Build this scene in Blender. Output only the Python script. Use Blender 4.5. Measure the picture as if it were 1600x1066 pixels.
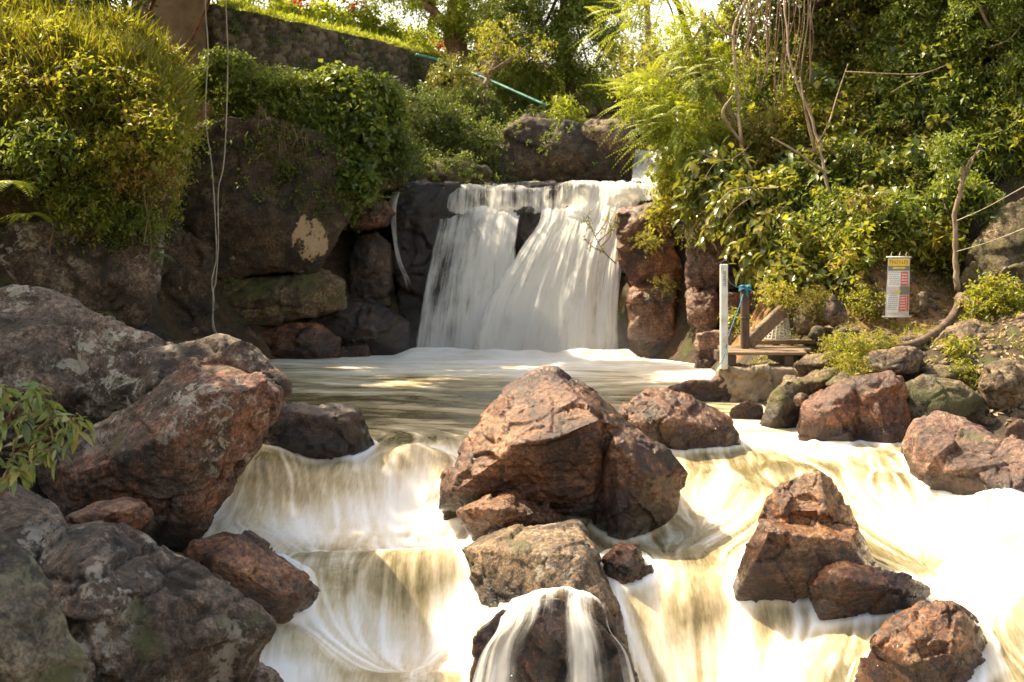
import bpy, bmesh, math, random
import numpy as np
from mathutils import Vector, Matrix

for _o in list(bpy.data.objects):
    bpy.data.objects.remove(_o)
SC = bpy.context.scene
COL = SC.collection
RNG = np.random.default_rng(7)

# ------------------------------------------------------------------ camera
F, H, YH = 1931.0, 2.0, 400.0          # focal length in pixels of the 1600 px wide photo, eye height, horizon row


def P(px, py, D):
    """Point at depth D metres in front of the camera that stands at photo pixel (px, py)."""
    return ((px - 800.0) / F * D, D, H - (py - YH) / F * D)


cam_d = bpy.data.cameras.new("camera")
cam = bpy.data.objects.new("camera", cam_d)
COL.objects.link(cam)
cam.location = (0, 0, H)
cam.rotation_euler = (math.radians(90), 0, 0)
cam_d.sensor_width = 36.0
cam_d.lens = 36.0 * F / 1600.0
cam_d.shift_y = -(533.0 - YH) / 1600.0
cam_d.clip_start, cam_d.clip_end = 0.1, 2000.0
cam_d.dof.use_dof = True
cam_d.dof.focus_distance = 10.5
cam_d.dof.aperture_fstop = 3.2
SC.camera = cam

# ------------------------------------------------------------------ world and sun
SUN = Vector((-0.52, 0.30, 0.77)).normalized()
EXPOSURE = 1.75
w = bpy.data.worlds.new("World")
SC.world = w
w.use_nodes = True
nt = w.node_tree
sky = nt.nodes.new("ShaderNodeTexSky")
sky.sky_type = 'NISHITA'
sky.sun_disc = False
sky.sun_elevation = math.asin(SUN.z)
sky.sun_rotation = math.atan2(SUN.x, SUN.y)
sky.air_density = 1.0
sky.dust_density = 3.0
bg = nt.nodes["Background"]
warm = nt.nodes.new("ShaderNodeMix")
warm.data_type = 'RGBA'
warm.blend_type = 'MULTIPLY'
warm.inputs[0].default_value = 1.0
warm.inputs[7].default_value = (1.0, 0.89, 0.72, 1)      # the photograph's warm white balance
nt.links.new(sky.outputs[0], warm.inputs[6])
# bright humid haze low in the sky
tcw = nt.nodes.new("ShaderNodeTexCoord")
sxw = nt.nodes.new("ShaderNodeSeparateXYZ")
mrw = nt.nodes.new("ShaderNodeMapRange")
mrw.interpolation_type = 'SMOOTHSTEP'
mrw.inputs[1].default_value, mrw.inputs[2].default_value, mrw.inputs[3].default_value, mrw.inputs[4].default_value = 0.05, 0.55, 0.9, 0.0
hzw = nt.nodes.new("ShaderNodeMix")
hzw.data_type = 'RGBA'
hzw.inputs[7].default_value = (6.2, 5.7, 4.7, 1)
nt.links.new(tcw.outputs["Generated"], sxw.inputs[0])
nt.links.new(sxw.outputs[2], mrw.inputs[0])
nt.links.new(mrw.outputs[0], hzw.inputs[0])
nt.links.new(warm.outputs[2], hzw.inputs[6])
nt.links.new(hzw.outputs[2], bg.inputs[0])
bg.inputs[1].default_value = 0.145

sd = bpy.data.lights.new("sun", 'SUN')
sd.energy = 4.2
sd.angle = math.radians(0.5)
sd.color = (1.0, 0.84, 0.58)
so = bpy.data.objects.new("sun", sd)
COL.objects.link(so)
so.rotation_euler = SUN.to_track_quat('Z', 'Y').to_euler()
so.location = (-20, 10, 30)

SC.view_settings.view_transform = 'Standard'
SC.view_settings.look = 'None'
SC.view_settings.exposure = EXPOSURE
SC.view_settings.gamma = 1.0
SC.render.engine = 'CYCLES'
SC.cycles.use_denoising = True
SC.cycles.max_bounces = 8
SC.cycles.transparent_max_bounces = 16
SC.cycles.diffuse_bounces = 4
SC.cycles.glossy_bounces = 3
SC.cycles.caustics_reflective = False
SC.cycles.caustics_refractive = False
SC.cycles.sample_clamp_indirect = 8.0


# ------------------------------------------------------------------ noise (numpy)
def _h(ix, iy, iz, s):
    with np.errstate(over='ignore'):
        h = (ix.astype(np.uint32) * np.uint32(73856093)) ^ (iy.astype(np.uint32) * np.uint32(19349663)) \
            ^ (iz.astype(np.uint32) * np.uint32(83492791)) ^ np.uint32((s * 2654435761) & 0xffffffff)
        h = (h ^ (h >> np.uint32(15))) * np.uint32(2246822519)
        h = (h ^ (h >> np.uint32(13))) * np.uint32(3266489917)
        h = h ^ (h >> np.uint32(16))
    return h


def perlin(p, seed=0):
    p = np.asarray(p, dtype=np.float64)
    i = np.floor(p).astype(np.int64)
    f = p - i
    u = f * f * f * (f * (f * 6 - 15) + 10)
    r = 0.0
    for dx in (0, 1):
        wx = u[:, 0] if dx else 1 - u[:, 0]
        for dy in (0, 1):
            wy = u[:, 1] if dy else 1 - u[:, 1]
            for dz in (0, 1):
                wz = u[:, 2] if dz else 1 - u[:, 2]
                h = _h(i[:, 0] + dx, i[:, 1] + dy, i[:, 2] + dz, seed)
                gx = (h & np.uint32(1023)).astype(np.float64) / 511.5 - 1
                gy = ((h >> np.uint32(10)) & np.uint32(1023)).astype(np.float64) / 511.5 - 1
                gz = ((h >> np.uint32(20)) & np.uint32(1023)).astype(np.float64) / 511.5 - 1
                r = r + wx * wy * wz * (gx * (f[:, 0] - dx) + gy * (f[:, 1] - dy) + gz * (f[:, 2] - dz))
    return r * 1.3


def fbm(p, octv=4, seed=0, rough=0.5, ridged=False):
    r, a, s = 0.0, 1.0, 0.0
    q = np.asarray(p, dtype=np.float64)
    for k in range(octv):
        n = perlin(q, seed + k * 17)
        if ridged:
            n = 1 - 2 * np.abs(n)
        r = r + a * n
        s += a
        a *= rough
        q = q * 2.03 + 11.7
    return r / s


def worley(p, seed=0):
    """F1, F2, offset from the nearest cell point, hash of that cell."""
    p = np.asarray(p, dtype=np.float64)
    i = np.floor(p).astype(np.int64)
    n = len(p)
    f1 = np.full(n, 9.0)
    f2 = np.full(n, 9.0)
    off = np.zeros((n, 3))
    hid = np.zeros(n, dtype=np.uint32)
    for dx in (-1, 0, 1):
        for dy in (-1, 0, 1):
            for dz in (-1, 0, 1):
                c = i + np.array((dx, dy, dz))
                h = _h(c[:, 0], c[:, 1], c[:, 2], seed)
                q = np.stack([(h & np.uint32(1023)) / 1023.0, ((h >> np.uint32(10)) & np.uint32(1023)) / 1023.0,
                              ((h >> np.uint32(20)) & np.uint32(1023)) / 1023.0], 1)
                d = p - (c + q)
                r = np.sqrt((d * d).sum(1))
                near = r < f1
                f2 = np.where(near, f1, np.minimum(f2, r))
                off[near] = d[near]
                hid[near] = h[near]
                f1 = np.where(near, r, f1)
    return f1, f2, off, hid


def unit(v):
    return v / np.maximum(np.linalg.norm(v, axis=-1, keepdims=True), 1e-9)


def sstep(a, b, x):
    t = np.clip((x - a) / (b - a), 0, 1)
    return t * t * (3 - 2 * t)


# ------------------------------------------------------------------ mesh building
def mesh_from(name, verts, faces, attrs=None, smooth=True):
    """faces: an (n,3) / (n,4) int array, or a list of such arrays."""
    verts = np.asarray(verts, dtype=np.float32)
    if not isinstance(faces, (list, tuple)):
        faces = [faces]
    faces = [np.asarray(f, dtype=np.int32) for f in faces if len(f)]
    me = bpy.data.meshes.new(name)
    me.vertices.add(len(verts))
    me.vertices.foreach_set("co", verts.ravel())
    nl = sum(f.size for f in faces)
    npoly = sum(len(f) for f in faces)
    me.loops.add(nl)
    me.loops.foreach_set("vertex_index", np.concatenate([f.ravel() for f in faces]))
    me.polygons.add(npoly)
    starts, tot = [], 0
    for f in faces:
        k = f.shape[1]
        starts.append(tot + np.arange(len(f)) * k)
        tot += f.size
    me.polygons.foreach_set("loop_start", np.concatenate(starts).astype(np.int32))
    me.polygons.foreach_set("use_smooth", np.full(npoly, smooth, dtype=bool))
    me.update(calc_edges=True)
    for k, v in (attrs or {}).items():
        a = me.attributes.new(k, 'FLOAT', 'POINT')
        a.data.foreach_set("value", np.asarray(v, dtype=np.float32))
    return me


def link(name, me, mats=None, parent=None, loc=None):
    o = bpy.data.objects.new(name, me)
    COL.objects.link(o)
    for m in (mats if isinstance(mats, (list, tuple)) else [mats] if mats else []):
        me.materials.append(m)
    if parent is not None:
        o.parent = parent
    if loc is not None:
        o.location = loc
    return o


def tag(o, label=None, cat=None, group=None, kind=None):
    if label:
        o["label"] = label
    if cat:
        o["category"] = cat
    if group:
        o["group"] = group
    if kind:
        o["kind"] = kind
    return o


def empty(name, loc, label, cat, group=None):
    o = bpy.data.objects.new(name, None)
    COL.objects.link(o)
    o.location = loc
    o.empty_display_size = 0.1
    return tag(o, label, cat, group)


def mesh_np(me):
    n = len(me.vertices)
    v = np.empty(n * 3, dtype=np.float32)
    me.vertices.foreach_get("co", v)
    return v.reshape(-1, 3).astype(np.float64)


def edges_np(me):
    e = np.empty(len(me.edges) * 2, dtype=np.int32)
    me.edges.foreach_get("vertices", e)
    return e.reshape(-1, 2)


def normals_np(me):
    v = np.empty(len(me.vertices) * 3, dtype=np.float32)
    me.vertices.foreach_get("normal", v)
    return v.reshape(-1, 3).astype(np.float64)


def laplace(v, e, it, k=0.5):
    n = len(v)
    deg = np.maximum(np.bincount(e.ravel(), minlength=n), 1)[:, None]
    for _ in range(it):
        s = np.stack([np.bincount(e[:, 0], v[e[:, 1], c], n) + np.bincount(e[:, 1], v[e[:, 0], c], n) for c in range(3)], 1)
        v = v + k * (s / deg - v)
    return v


def spline(pts, n):
    """Catmull-Rom through pts (k,c), n samples."""
    p = np.asarray(pts, dtype=np.float64)
    if len(p) < 3:
        t = np.linspace(0, 1, n)[:, None]
        return p[0] * (1 - t) + p[-1] * t
    q = np.vstack([2 * p[0] - p[1], p, 2 * p[-1] - p[-2]])
    t = np.linspace(0, len(p) - 1 - 1e-6, n)
    i = t.astype(int)
    f = (t - i)[:, None]
    a, b, c, d = q[i], q[i + 1], q[i + 2], q[i + 3]
    return 0.5 * (2 * b + (c - a) * f + (2 * a - 5 * b + 4 * c - d) * f * f + (3 * b - a - 3 * c + d) * f ** 3)


def tube(path, radii, sides=8, rough=0.0, seed=0, close=True):
    """Verts and faces of a tube along a 3D path."""
    p = np.asarray(path, dtype=np.float64)
    n = len(p)
    r = np.broadcast_to(np.asarray(radii, dtype=np.float64), (n,)) if np.ndim(radii) == 0 else np.interp(np.linspace(0, 1, n), np.linspace(0, 1, len(radii)), radii)
    t = unit(np.gradient(p, axis=0))
    ref = np.array((0.31, 0.87, 0.38))
    s = unit(np.cross(t, ref))
    b = np.cross(s, t)
    a = np.linspace(0, 2 * np.pi, sides, endpoint=False)
    ring = s[:, None] * np.cos(a)[None, :, None] + b[:, None] * np.sin(a)[None, :, None]
    rr = r[:, None, None] * np.ones((1, sides, 1))
    if rough:
        q = (p[:, None] + ring * 0.3).reshape(-1, 3)
        rr = rr * (1 + rough * fbm(q * 4.0, 3, seed).reshape(n, sides, 1))
    v = (p[:, None] + ring * rr).reshape(-1, 3)
    i = np.arange(n - 1)[:, None] * sides
    j = np.arange(sides)[None]
    jn = (j + 1) % sides
    f = np.stack([i + j, i + jn, i + sides + jn, i + sides + j], -1).reshape(-1, 4)
    fs = [f]
    if close:
        v = np.vstack([v, p[0], p[-1]])
        c0, c1 = n * sides, n * sides + 1
        jj = np.arange(sides)
        fs.append(np.stack([np.full(sides, c0), (jj + 1) % sides, jj], 1))
        k = (n - 1) * sides
        fs.append(np.stack([np.full(sides, c1), k + jj, k + (jj + 1) % sides], 1))
    return v, fs


class MB:
    """Collects shapes into one mesh."""
    def __init__(self):
        self.v, self.f, self.n = [], [], 0

    def add(self, v, fs):
        if not isinstance(fs, (list, tuple)):
            fs = [fs]
        self.v.append(np.asarray(v, dtype=np.float64))
        self.f += [np.asarray(f) + self.n for f in fs]
        self.n += len(v)
        return self

    def box(self, c, s, rot=None, bevel=0.0):
        """Box with chamfered vertical/horizontal edges when bevel > 0."""
        bm = bmesh.new()
        bmesh.ops.create_cube(bm, size=1.0)
        bmesh.ops.scale(bm, vec=s, verts=bm.verts)
        if bevel:
            bmesh.ops.bevel(bm, geom=list(bm.edges), offset=bevel, segments=1, affect='EDGES')
        M = Matrix.Translation(c) @ (rot.to_4x4() if rot is not None else Matrix.Identity(4))
        bmesh.ops.transform(bm, matrix=M, verts=bm.verts)
        bm.verts.index_update()
        v = np.array([x.co[:] for x in bm.verts])
        by = {}
        for f in bm.faces:
            by.setdefault(len(f.verts), []).append([x.index for x in f.verts])
        self.add(v, [np.array(x) for x in by.values()])
        bm.free()
        return self

    def tube(self, path, radii, sides=8, **k):
        v, f = tube(path, radii, sides, **k)
        return self.add(v, f)

    def build(self, name, mat, parent=None, loc=None, smooth=False):
        v = np.vstack(self.v)
        if loc is not None:
            v = v - np.asarray(loc)
        by = {}
        for f in self.f:
            by.setdefault(f.shape[1], []).append(f)
        me = mesh_from(name, v, [np.vstack(x) for x in by.values()], smooth=smooth)
        return link(name, me, mat, parent, loc)


# ------------------------------------------------------------------ node helpers
class NT:
    def __init__(self, name):
        self.m = bpy.data.materials.new(name)
        self.m.use_nodes = True
        self.t = self.m.node_tree
        self.out = self.t.nodes["Material Output"]
        self.p = self.t.nodes["Principled BSDF"]

    def n(self, typ, **k):
        x = self.t.nodes.new("ShaderNode" + typ)
        for a, b in k.items():
            setattr(x, a, b)
        return x

    def l(self, a, b):
        self.t.links.new(a, b)

    def put(self, sock, v):
        if hasattr(v, "is_linked") or hasattr(v, "links"):
            self.l(v, sock)
        else:
            sock.default_value = v if not isinstance(v, tuple) or len(v) != 3 or sock.type == 'VECTOR' else (*v, 1)

    def obj(self, jitter=True):
        tc = self.n("TexCoord").outputs["Object"]
        if not jitter:
            return tc
        r = self.n("ObjectInfo").outputs["Random"]
        m = self.n("Math", operation='MULTIPLY')
        self.put(m.inputs[0], r)
        m.inputs[1].default_value = 57.0
        v = self.n("VectorMath", operation='ADD')
        self.l(tc, v.inputs[0])
        self.l(m.outputs[0], v.inputs[1])
        return v.outputs[0]

    def scale(self, vec, s):
        v = self.n("VectorMath", operation='MULTIPLY')
        self.l(vec, v.inputs[0])
        v.inputs[1].default_value = s
        return v.outputs[0]

    def noise(self, vec, scale, detail=5, rough=0.55, dist=0.0, lac=2.0):
        x = self.n("TexNoise")
        if vec is not None:
            self.l(vec, x.inputs["Vector"])
        x.inputs["Scale"].default_value = scale
        x.inputs["Detail"].default_value = detail
        x.inputs["Roughness"].default_value = rough
        x.inputs["Distortion"].default_value = dist
        return x.outputs["Fac"]

    def ramp(self, fac, stops, interp='LINEAR'):
        x = self.n("ValToRGB")
        x.color_ramp.interpolation = interp
        e = x.color_ramp.elements
        while len(e) > 1:
            e.remove(e[-1])
        e[0].position = stops[0][0]
        e[0].color = (*stops[0][1], 1) if isinstance(stops[0][1], tuple) else (stops[0][1],) * 3 + (1,)
        for pos, c in stops[1:]:
            k = e.new(pos)
            k.color = (*c, 1) if isinstance(c, tuple) else (c, c, c, 1)
        self.put(x.inputs[0], fac)
        return x.outputs[0]

    def mix(self, fac, a, b, mode='MIX'):
        x = self.n("Mix", data_type='RGBA', blend_type=mode)
        self.put(x.inputs[0], fac)
        self.put(x.inputs[6], a)
        self.put(x.inputs[7], b)
        return x.outputs[2]

    def math(self, op, a, b=0.0, clamp=False):
        x = self.n("Math", operation=op, use_clamp=clamp)
        self.put(x.inputs[0], a)
        self.put(x.inputs[1], b)
        return x.outputs[0]

    def maprange(self, v, a, b, c=0.0, d=1.0, smooth=True):
        x = self.n("MapRange", interpolation_type='SMOOTHSTEP' if smooth else 'LINEAR')
        self.put(x.inputs[0], v)
        for i, k in enumerate((a, b, c, d)):
            x.inputs[1 + i].default_value = k
        return x.outputs[0]

    def attr(self, name, typ='GEOMETRY'):
        x = self.n("Attribute", attribute_type=typ, attribute_name=name)
        return x.outputs["Fac"]

    def bump(self, h, strength, dist, prev=None):
        x = self.n("Bump")
        x.inputs["Strength"].default_value = strength
        x.inputs["Distance"].default_value = dist
        self.put(x.inputs["Height"], h)
        if prev is not None:
            self.l(prev, x.inputs["Normal"])
        return x.outputs[0]

    def set(self, **k):
        for a, b in k.items():
            self.put(self.p.inputs[a], b)
        return self


def plain(name, col, rough=0.6, var=0.25, scale=8.0, metal=0.0, bump=0.2, stretch=(1, 1, 1), dark=None):
    """Weathered one-colour surface: noise varies the colour, a second noise the relief."""
    N = NT(name)
    v = N.scale(N.obj(), stretch)
    a = N.noise(v, scale, 6, 0.65)
    lo = dark or tuple(c * (1 - var * 1.6) for c in col)
    hi = tuple(min(1, c * (1 + var)) for c in col)
    c = N.ramp(a, [(0.3, lo), (0.5, col), (0.72, hi)])
    N.set(**{"Base Color": c, "Roughness": rough, "Metallic": metal})
    if bump:
        N.l(N.bump(N.noise(v, scale * 3, 5, 0.6), bump, 0.02), N.p.inputs["Normal"])
    return N.m
# ------------------------------------------------------------------ water level of the stream
def rbf(pts, vals, c=0.35):
    pts = np.asarray(pts, float)
    A = np.sqrt(((pts[:, None] - pts[None]) ** 2).sum(2) + c * c)
    n = len(pts)
    Q = np.hstack([np.ones((n, 1)), pts])
    M = np.block([[A + 1e-3 * np.eye(n), Q], [Q.T, np.zeros((3, 3))]])
    s = np.linalg.solve(M, np.concatenate([vals, np.zeros(3)]))

    def ev(q):
        out = np.empty(len(q))
        for i in range(0, len(q), 40000):
            k = q[i:i + 40000]
            B = np.sqrt(((k[:, None] - pts[None]) ** 2).sum(2) + c * c)
            out[i:i + 40000] = B @ s[:n] + s[n] + k @ s[n + 1:]
        return out
    return ev


W = [(x, y, 0.0) for x, y in [(-6.5, 26), (-3, 26), (0, 26), (3, 26), (6, 26), (-6.5, 22), (-3, 22), (0, 22), (3.5, 22), (-5.5, 18), (-2, 18), (1, 18), (3.2, 18), (-4.2, 15.5),
                              (-3.2, 15), (-1, 15), (1, 15.5), (2.3, 16.3), (-1.7, 13.9), (0, 13.9), (1, 14.2), (-0.7, 13.9)]]
W += [P(*q) for q in [
    (600, 690, 13.2), (640, 690, 13.2), (700, 688, 13.3), (430, 705, 12.7), (500, 716, 12.9), (400, 705, 12.8), (440, 742, 12.4), (540, 740, 12.45), (390, 760, 12.2),
    (470, 802, 12.1), (560, 802, 12.1), (640, 703, 12.85), (640, 722, 12.6), (690, 712, 12.8), (580, 722, 12.7), (640, 765, 12.4), (690, 780, 12.2), (640, 812, 12.12),
    (300, 812, 11.9), (250, 832, 11.5), (350, 830, 11.4), (450, 832, 11.7), (600, 838, 11.65), (700, 842, 11.5), (500, 862, 11.0), (400, 856, 11.0), (650, 867, 11.0), (280, 860, 11), (760, 870, 10.6),
    (520, 902, 10.4), (600, 892, 10.45), (680, 885, 10.45), (740, 890, 10.4), (780, 930, 10.1), (560, 960, 10.2), (640, 965, 10.2), (720, 945, 10.25), (470, 930, 10.1),
    (580, 1003, 10.02), (650, 1012, 10.0), (450, 975, 9.7), (430, 1005, 9.4), (720, 1015, 9.85), (430, 1062, 9.15), (550, 1062, 9.3), (690, 1068, 9.3), (500, 1250, 8.2), (700, 1250, 8.2), (800, 1150, 9.0),
    (1080, 712, 13.1), (1200, 714, 13.1), (1330, 712, 13.2), (1400, 722, 12.9), (1000, 712, 13.1), (1170, 655, 15.3), (1200, 693, 14.0), (1230, 700, 13.8),
    (1090, 733, 12.8), (1180, 730, 12.85), (1260, 730, 12.85), (1330, 730, 12.8), (1400, 740, 12.6), (1110, 775, 12.35), (1040, 812, 11.85), (1110, 812, 11.85), (1020, 852, 11.15), (1110, 870, 10.6),
    (1430, 800, 11.8), (1360, 800, 11.8), (1360, 860, 10.9), (1420, 882, 10.65), (1490, 850, 11.1), (1540, 800, 11.2), (1600, 792, 11.2), (1700, 800, 11), (1600, 850, 10.5), (1550, 905, 10.0), (1470, 925, 9.9),
    (1000, 918, 10.1), (1060, 905, 10.2), (1130, 925, 10.05), (1200, 930, 10.0), (1250, 945, 9.9), (1060, 1000, 9.78), (1150, 1000, 9.75), (1250, 1010, 9.5), (1060, 1070, 9.5), (1200, 1070, 9.4), (1300, 1030, 9.25), (1320, 1070, 9.05),
    (1500, 990, 9.1), (1600, 955, 9.1), (1600, 1040, 8.7), (1700, 1000, 8.8), (1200, 1250, 8.7), (1500, 1250, 7.8)]]
W += [(2.45, 11.5, -.42), (2.45, 10.8, -.52), (2.5, 10.3, -.62), (2.2, 12.2, -.32), (3.2, 10.0, -.66), (0.4, 11.6, -.46), (0.6, 12.6, -.18), (0.2, 10.8, -.58), (0.25, 10.2, -.68), (0.5, 9.6, -.95), (3.4, 9.3, -.8), (3.9, 8.8, -.95)]
W += [(-4.2, 9.0, -0.75), (-4.5, 11, -0.5), (-3.5, 8, -1.05), (6.0, 13.5, -0.2), (6.5, 9, -0.5), (0.2, 7.6, -1.5), (4, 7.6, -1.2)]
WP = np.array(W)
water_z0 = rbf(WP[:, :2], WP[:, 2], 0.22)

# ------------------------------------------------------------------ rock materials
def rock_mat(name, cols, lichen=0.3, lichen_col=(0.50, 0.45, 0.37), moss=0.2, rough=0.75, red=(0.19, 0.070, 0.035),
             strata=0.0, speck=1.0, fleck=0.15):
    N = NT(name)
    v = N.obj()
    big = N.noise(v, 0.9, 6, 0.6, 0.6)
    mid = N.noise(v, 3.1, 8, 0.68, 0.4)
    fine = N.noise(v, 23.0, 6, 0.7)
    grain = N.noise(v, 95.0, 3, 0.6)
    n = len(cols)
    cols = [tuple(x * (0.20 + 0.72 * i / (n - 1)) for x in c) for i, c in enumerate(cols)]
    c1 = N.ramp(big, [(0.38 + 0.25 * i / (n - 1), c) for i, c in enumerate(cols)])
    c2 = N.ramp(mid, [(0.37 + 0.26 * i / (n - 1), c) for i, c in enumerate(cols)])
    c = N.mix(0.55, c1, c2)
    if strata:
        w = N.n("TexWave", wave_type='BANDS', bands_direction='Z')
        N.l(N.scale(v, (0.35, 0.35, 1.0)), w.inputs["Vector"])
        w.inputs["Scale"].default_value = 5.0
        w.inputs["Distortion"].default_value = 9.0
        w.inputs["Detail"].default_value = 4.0
        c = N.mix(N.math('MULTIPLY', N.maprange(w.outputs["Fac"], .55, .95), strata), c, tuple(x * 0.45 for x in cols[0]))
    # iron-red zones given by the mesh
    c = N.mix(N.math('MULTIPLY', N.attr("red"), N.maprange(mid, .40, .62, 0, .8)), c, red)
    # fine value variation
    c = N.mix(speck, c, N.ramp(fine, [(0.38, 0.32), (0.5, 0.95), (0.62, 1.75)]), 'MULTIPLY')
    c = N.mix(0.8 * speck, c, N.ramp(grain, [(0.36, 0.45), (0.5, 1.0), (0.64, 1.5)]), 'MULTIPLY')
    # thin dark cracks
    vo = N.n("TexVoronoi", feature='DISTANCE_TO_EDGE')
    dn = N.n("TexNoise")
    N.l(v, dn.inputs["Vector"])
    dn.inputs["Scale"].default_value = 2.2
    dn.inputs["Detail"].default_value = 5
    wv = N.mix(0.28, v, dn.outputs["Color"])
    N.l(wv, vo.inputs["Vector"])
    vo.inputs["Scale"].default_value = 1.5
    crack = N.maprange(vo.outputs["Distance"], 0.0, 0.028)
    crack = N.math('MAXIMUM', crack, N.maprange(N.noise(v, 1.3, 2), .33, .45))
    c = N.mix(1.0, c, N.ramp(crack, [(0.0, 0.4), (1.0, 1.0)]), 'MULTIPLY')
    # mineral flecks and lichen
    if fleck:
        fl = N.maprange(N.noise(v, 9.0, 8, 0.75), 0.60, 0.635)
        c = N.mix(N.math('MULTIPLY', fl, fleck), c, (0.50, 0.44, 0.36))
    if lichen:
        li = N.math('MULTIPLY', N.maprange(N.noise(v, 5.2, 9, 0.76, 0.3), 0.53, 0.565), N.maprange(N.noise(v, 1.1, 3), 0.62 - 0.3 * lichen, 0.75 - 0.2 * lichen))
        c = N.mix(N.math('MULTIPLY', li, min(1.0, 0.45 + lichen * 0.5)), c, N.mix(fine, lichen_col, tuple(x * 0.55 for x in lichen_col)))
    if moss:
        ge = N.n("NewGeometry")
        sp = N.n("SeparateXYZ")
        N.l(ge.outputs["Normal"], sp.inputs[0])
        mo = N.math('MULTIPLY', N.maprange(N.noise(v, 2.6, 8, 0.7), 0.60 - 0.22 * moss, 0.72 - 0.2 * moss), N.maprange(sp.outputs["Z"], -0.5, 0.5))
        c = N.mix(N.math('MULTIPLY', mo, 0.85), c, N.mix(mid, (0.025, 0.03, 0.006), (0.11, 0.105, 0.018)))
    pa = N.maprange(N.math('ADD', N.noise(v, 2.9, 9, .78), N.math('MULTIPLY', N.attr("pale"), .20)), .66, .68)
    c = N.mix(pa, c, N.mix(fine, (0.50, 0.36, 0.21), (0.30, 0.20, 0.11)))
    # wet, algae-dark band just above the water, measured on the mesh
    wet = N.maprange(N.math('ADD', N.attr("wet"), N.math('MULTIPLY', N.math('SUBTRACT', mid, 0.5), 1.4)), 0.32, 0.62)
    c = N.mix(wet, c, N.mix(1.0, c, (0.27, 0.225, 0.19), 'MULTIPLY'))
    r = N.math('SUBTRACT', N.math('ADD', rough, N.math('MULTIPLY', N.math('SUBTRACT', fine, 0.5), 0.4)), N.math('MULTIPLY', wet, 0.42))
    N.set(**{"Base Color": c, "Roughness": r, "Specular IOR Level": 0.6})
    b = N.bump(mid, 0.7, 0.07)
    b = N.bump(crack, 0.35, 0.02, b)
    b = N.bump(fine, 0.9, 0.028, b)
    b = N.bump(grain, 0.6, 0.008, b)
    N.l(b, N.p.inputs["Normal"])
    return N.m


MR = {
    "brown": rock_mat("red_brown_rock", [(0.055, 0.022, 0.013), (0.155, 0.058, 0.025), (0.27, 0.108, 0.046), (0.39, 0.19, 0.088)], lichen=0.12, moss=0.0, rough=0.38, strata=0.25),
    "orange": rock_mat("orange_rock", [(0.065, 0.024, 0.011), (0.18, 0.066, 0.025), (0.31, 0.125, 0.045), (0.44, 0.23, 0.09)], lichen=0.0, moss=0.0, rough=0.30, strata=0.3),
    "grey": rock_mat("grey_lichen_rock", [(0.038, 0.023, 0.014), (0.088, 0.056, 0.035), (0.155, 0.104, 0.069), (0.25, 0.178, 0.124)], lichen=0.7, moss=0.12, rough=0.85),
    "dark": rock_mat("dark_wet_rock", [(0.022, 0.014, 0.009), (0.045, 0.027, 0.016), (0.085, 0.048, 0.026), (0.13, 0.075, 0.042)], lichen=0.05, moss=0.1, rough=0.45, fleck=0.05),
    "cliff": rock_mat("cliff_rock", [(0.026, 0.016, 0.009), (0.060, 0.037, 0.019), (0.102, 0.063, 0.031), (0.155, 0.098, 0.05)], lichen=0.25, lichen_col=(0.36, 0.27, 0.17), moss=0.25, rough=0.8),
    "mossy": rock_mat("mossy_rock", [(0.060, 0.038, 0.018), (0.13, 0.085, 0.042), (0.22, 0.15, 0.075), (0.30, 0.21, 0.11)], lichen=0.3, moss=0.85, rough=0.85),
    "lichened": rock_mat("green_lichened_rock", [(0.045, 0.031, 0.020), (0.095, 0.071, 0.046), (0.15, 0.12, 0.08), (0.22, 0.18, 0.125)], lichen=0.85, lichen_col=(0.30, 0.29, 0.165), moss=0.35, rough=0.85),
    "speckled": rock_mat("speckled_brown_rock", [(0.050, 0.028, 0.014), (0.14, 0.080, 0.038), (0.25, 0.15, 0.075), (0.36, 0.24, 0.13)], lichen=0.45, moss=0.3, rough=0.7),
    "tan": rock_mat("tan_rock", [(0.10, 0.060, 0.030), (0.20, 0.125, 0.066), (0.30, 0.20, 0.11), (0.38, 0.27, 0.16)], lichen=0.3, moss=0.25, rough=0.8),
    "pink": rock_mat("pinkish_rock", [(0.10, 0.040, 0.026), (0.23, 0.105, 0.065), (0.36, 0.19, 0.125), (0.46, 0.29, 0.2)], lichen=0.25, moss=0.18, rough=0.62, strata=0.2),
}


# ------------------------------------------------------------------ rock builder
def hull(front, D, back, ridge=(), shrink=0.78, drop=0.0):
    """Points of one convex lump: silhouette points (px, py[, dD]) at depth D, the same drawn in towards
    their centre `back` metres behind, and nearer ridge points (px, py, dD)."""
    f = np.array([(q[0], q[1], q[2] if len(q) > 2 else 0.0) for q in front], float)
    c = f.mean(0)
    a = np.array([P(x, y, D + d) for x, y, d in f])
    m = np.array([P(c[0] + (x - c[0]) * (0.65 + 0.35 * shrink), c[1] + (y - c[1]) * 0.97, D + d + back * .4) for x, y, d in f])
    b = np.array([P(c[0] + (x - c[0]) * shrink * .9, c[1] + (y - c[1]) * shrink, D + d + back) for x, y, d in f])
    b[:, 2] -= drop
    r = [P(q[0], q[1], D + q[2]) for q in ridge]
    return np.vstack([a, m, b] + ([np.array(r)] if r else []))


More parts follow.
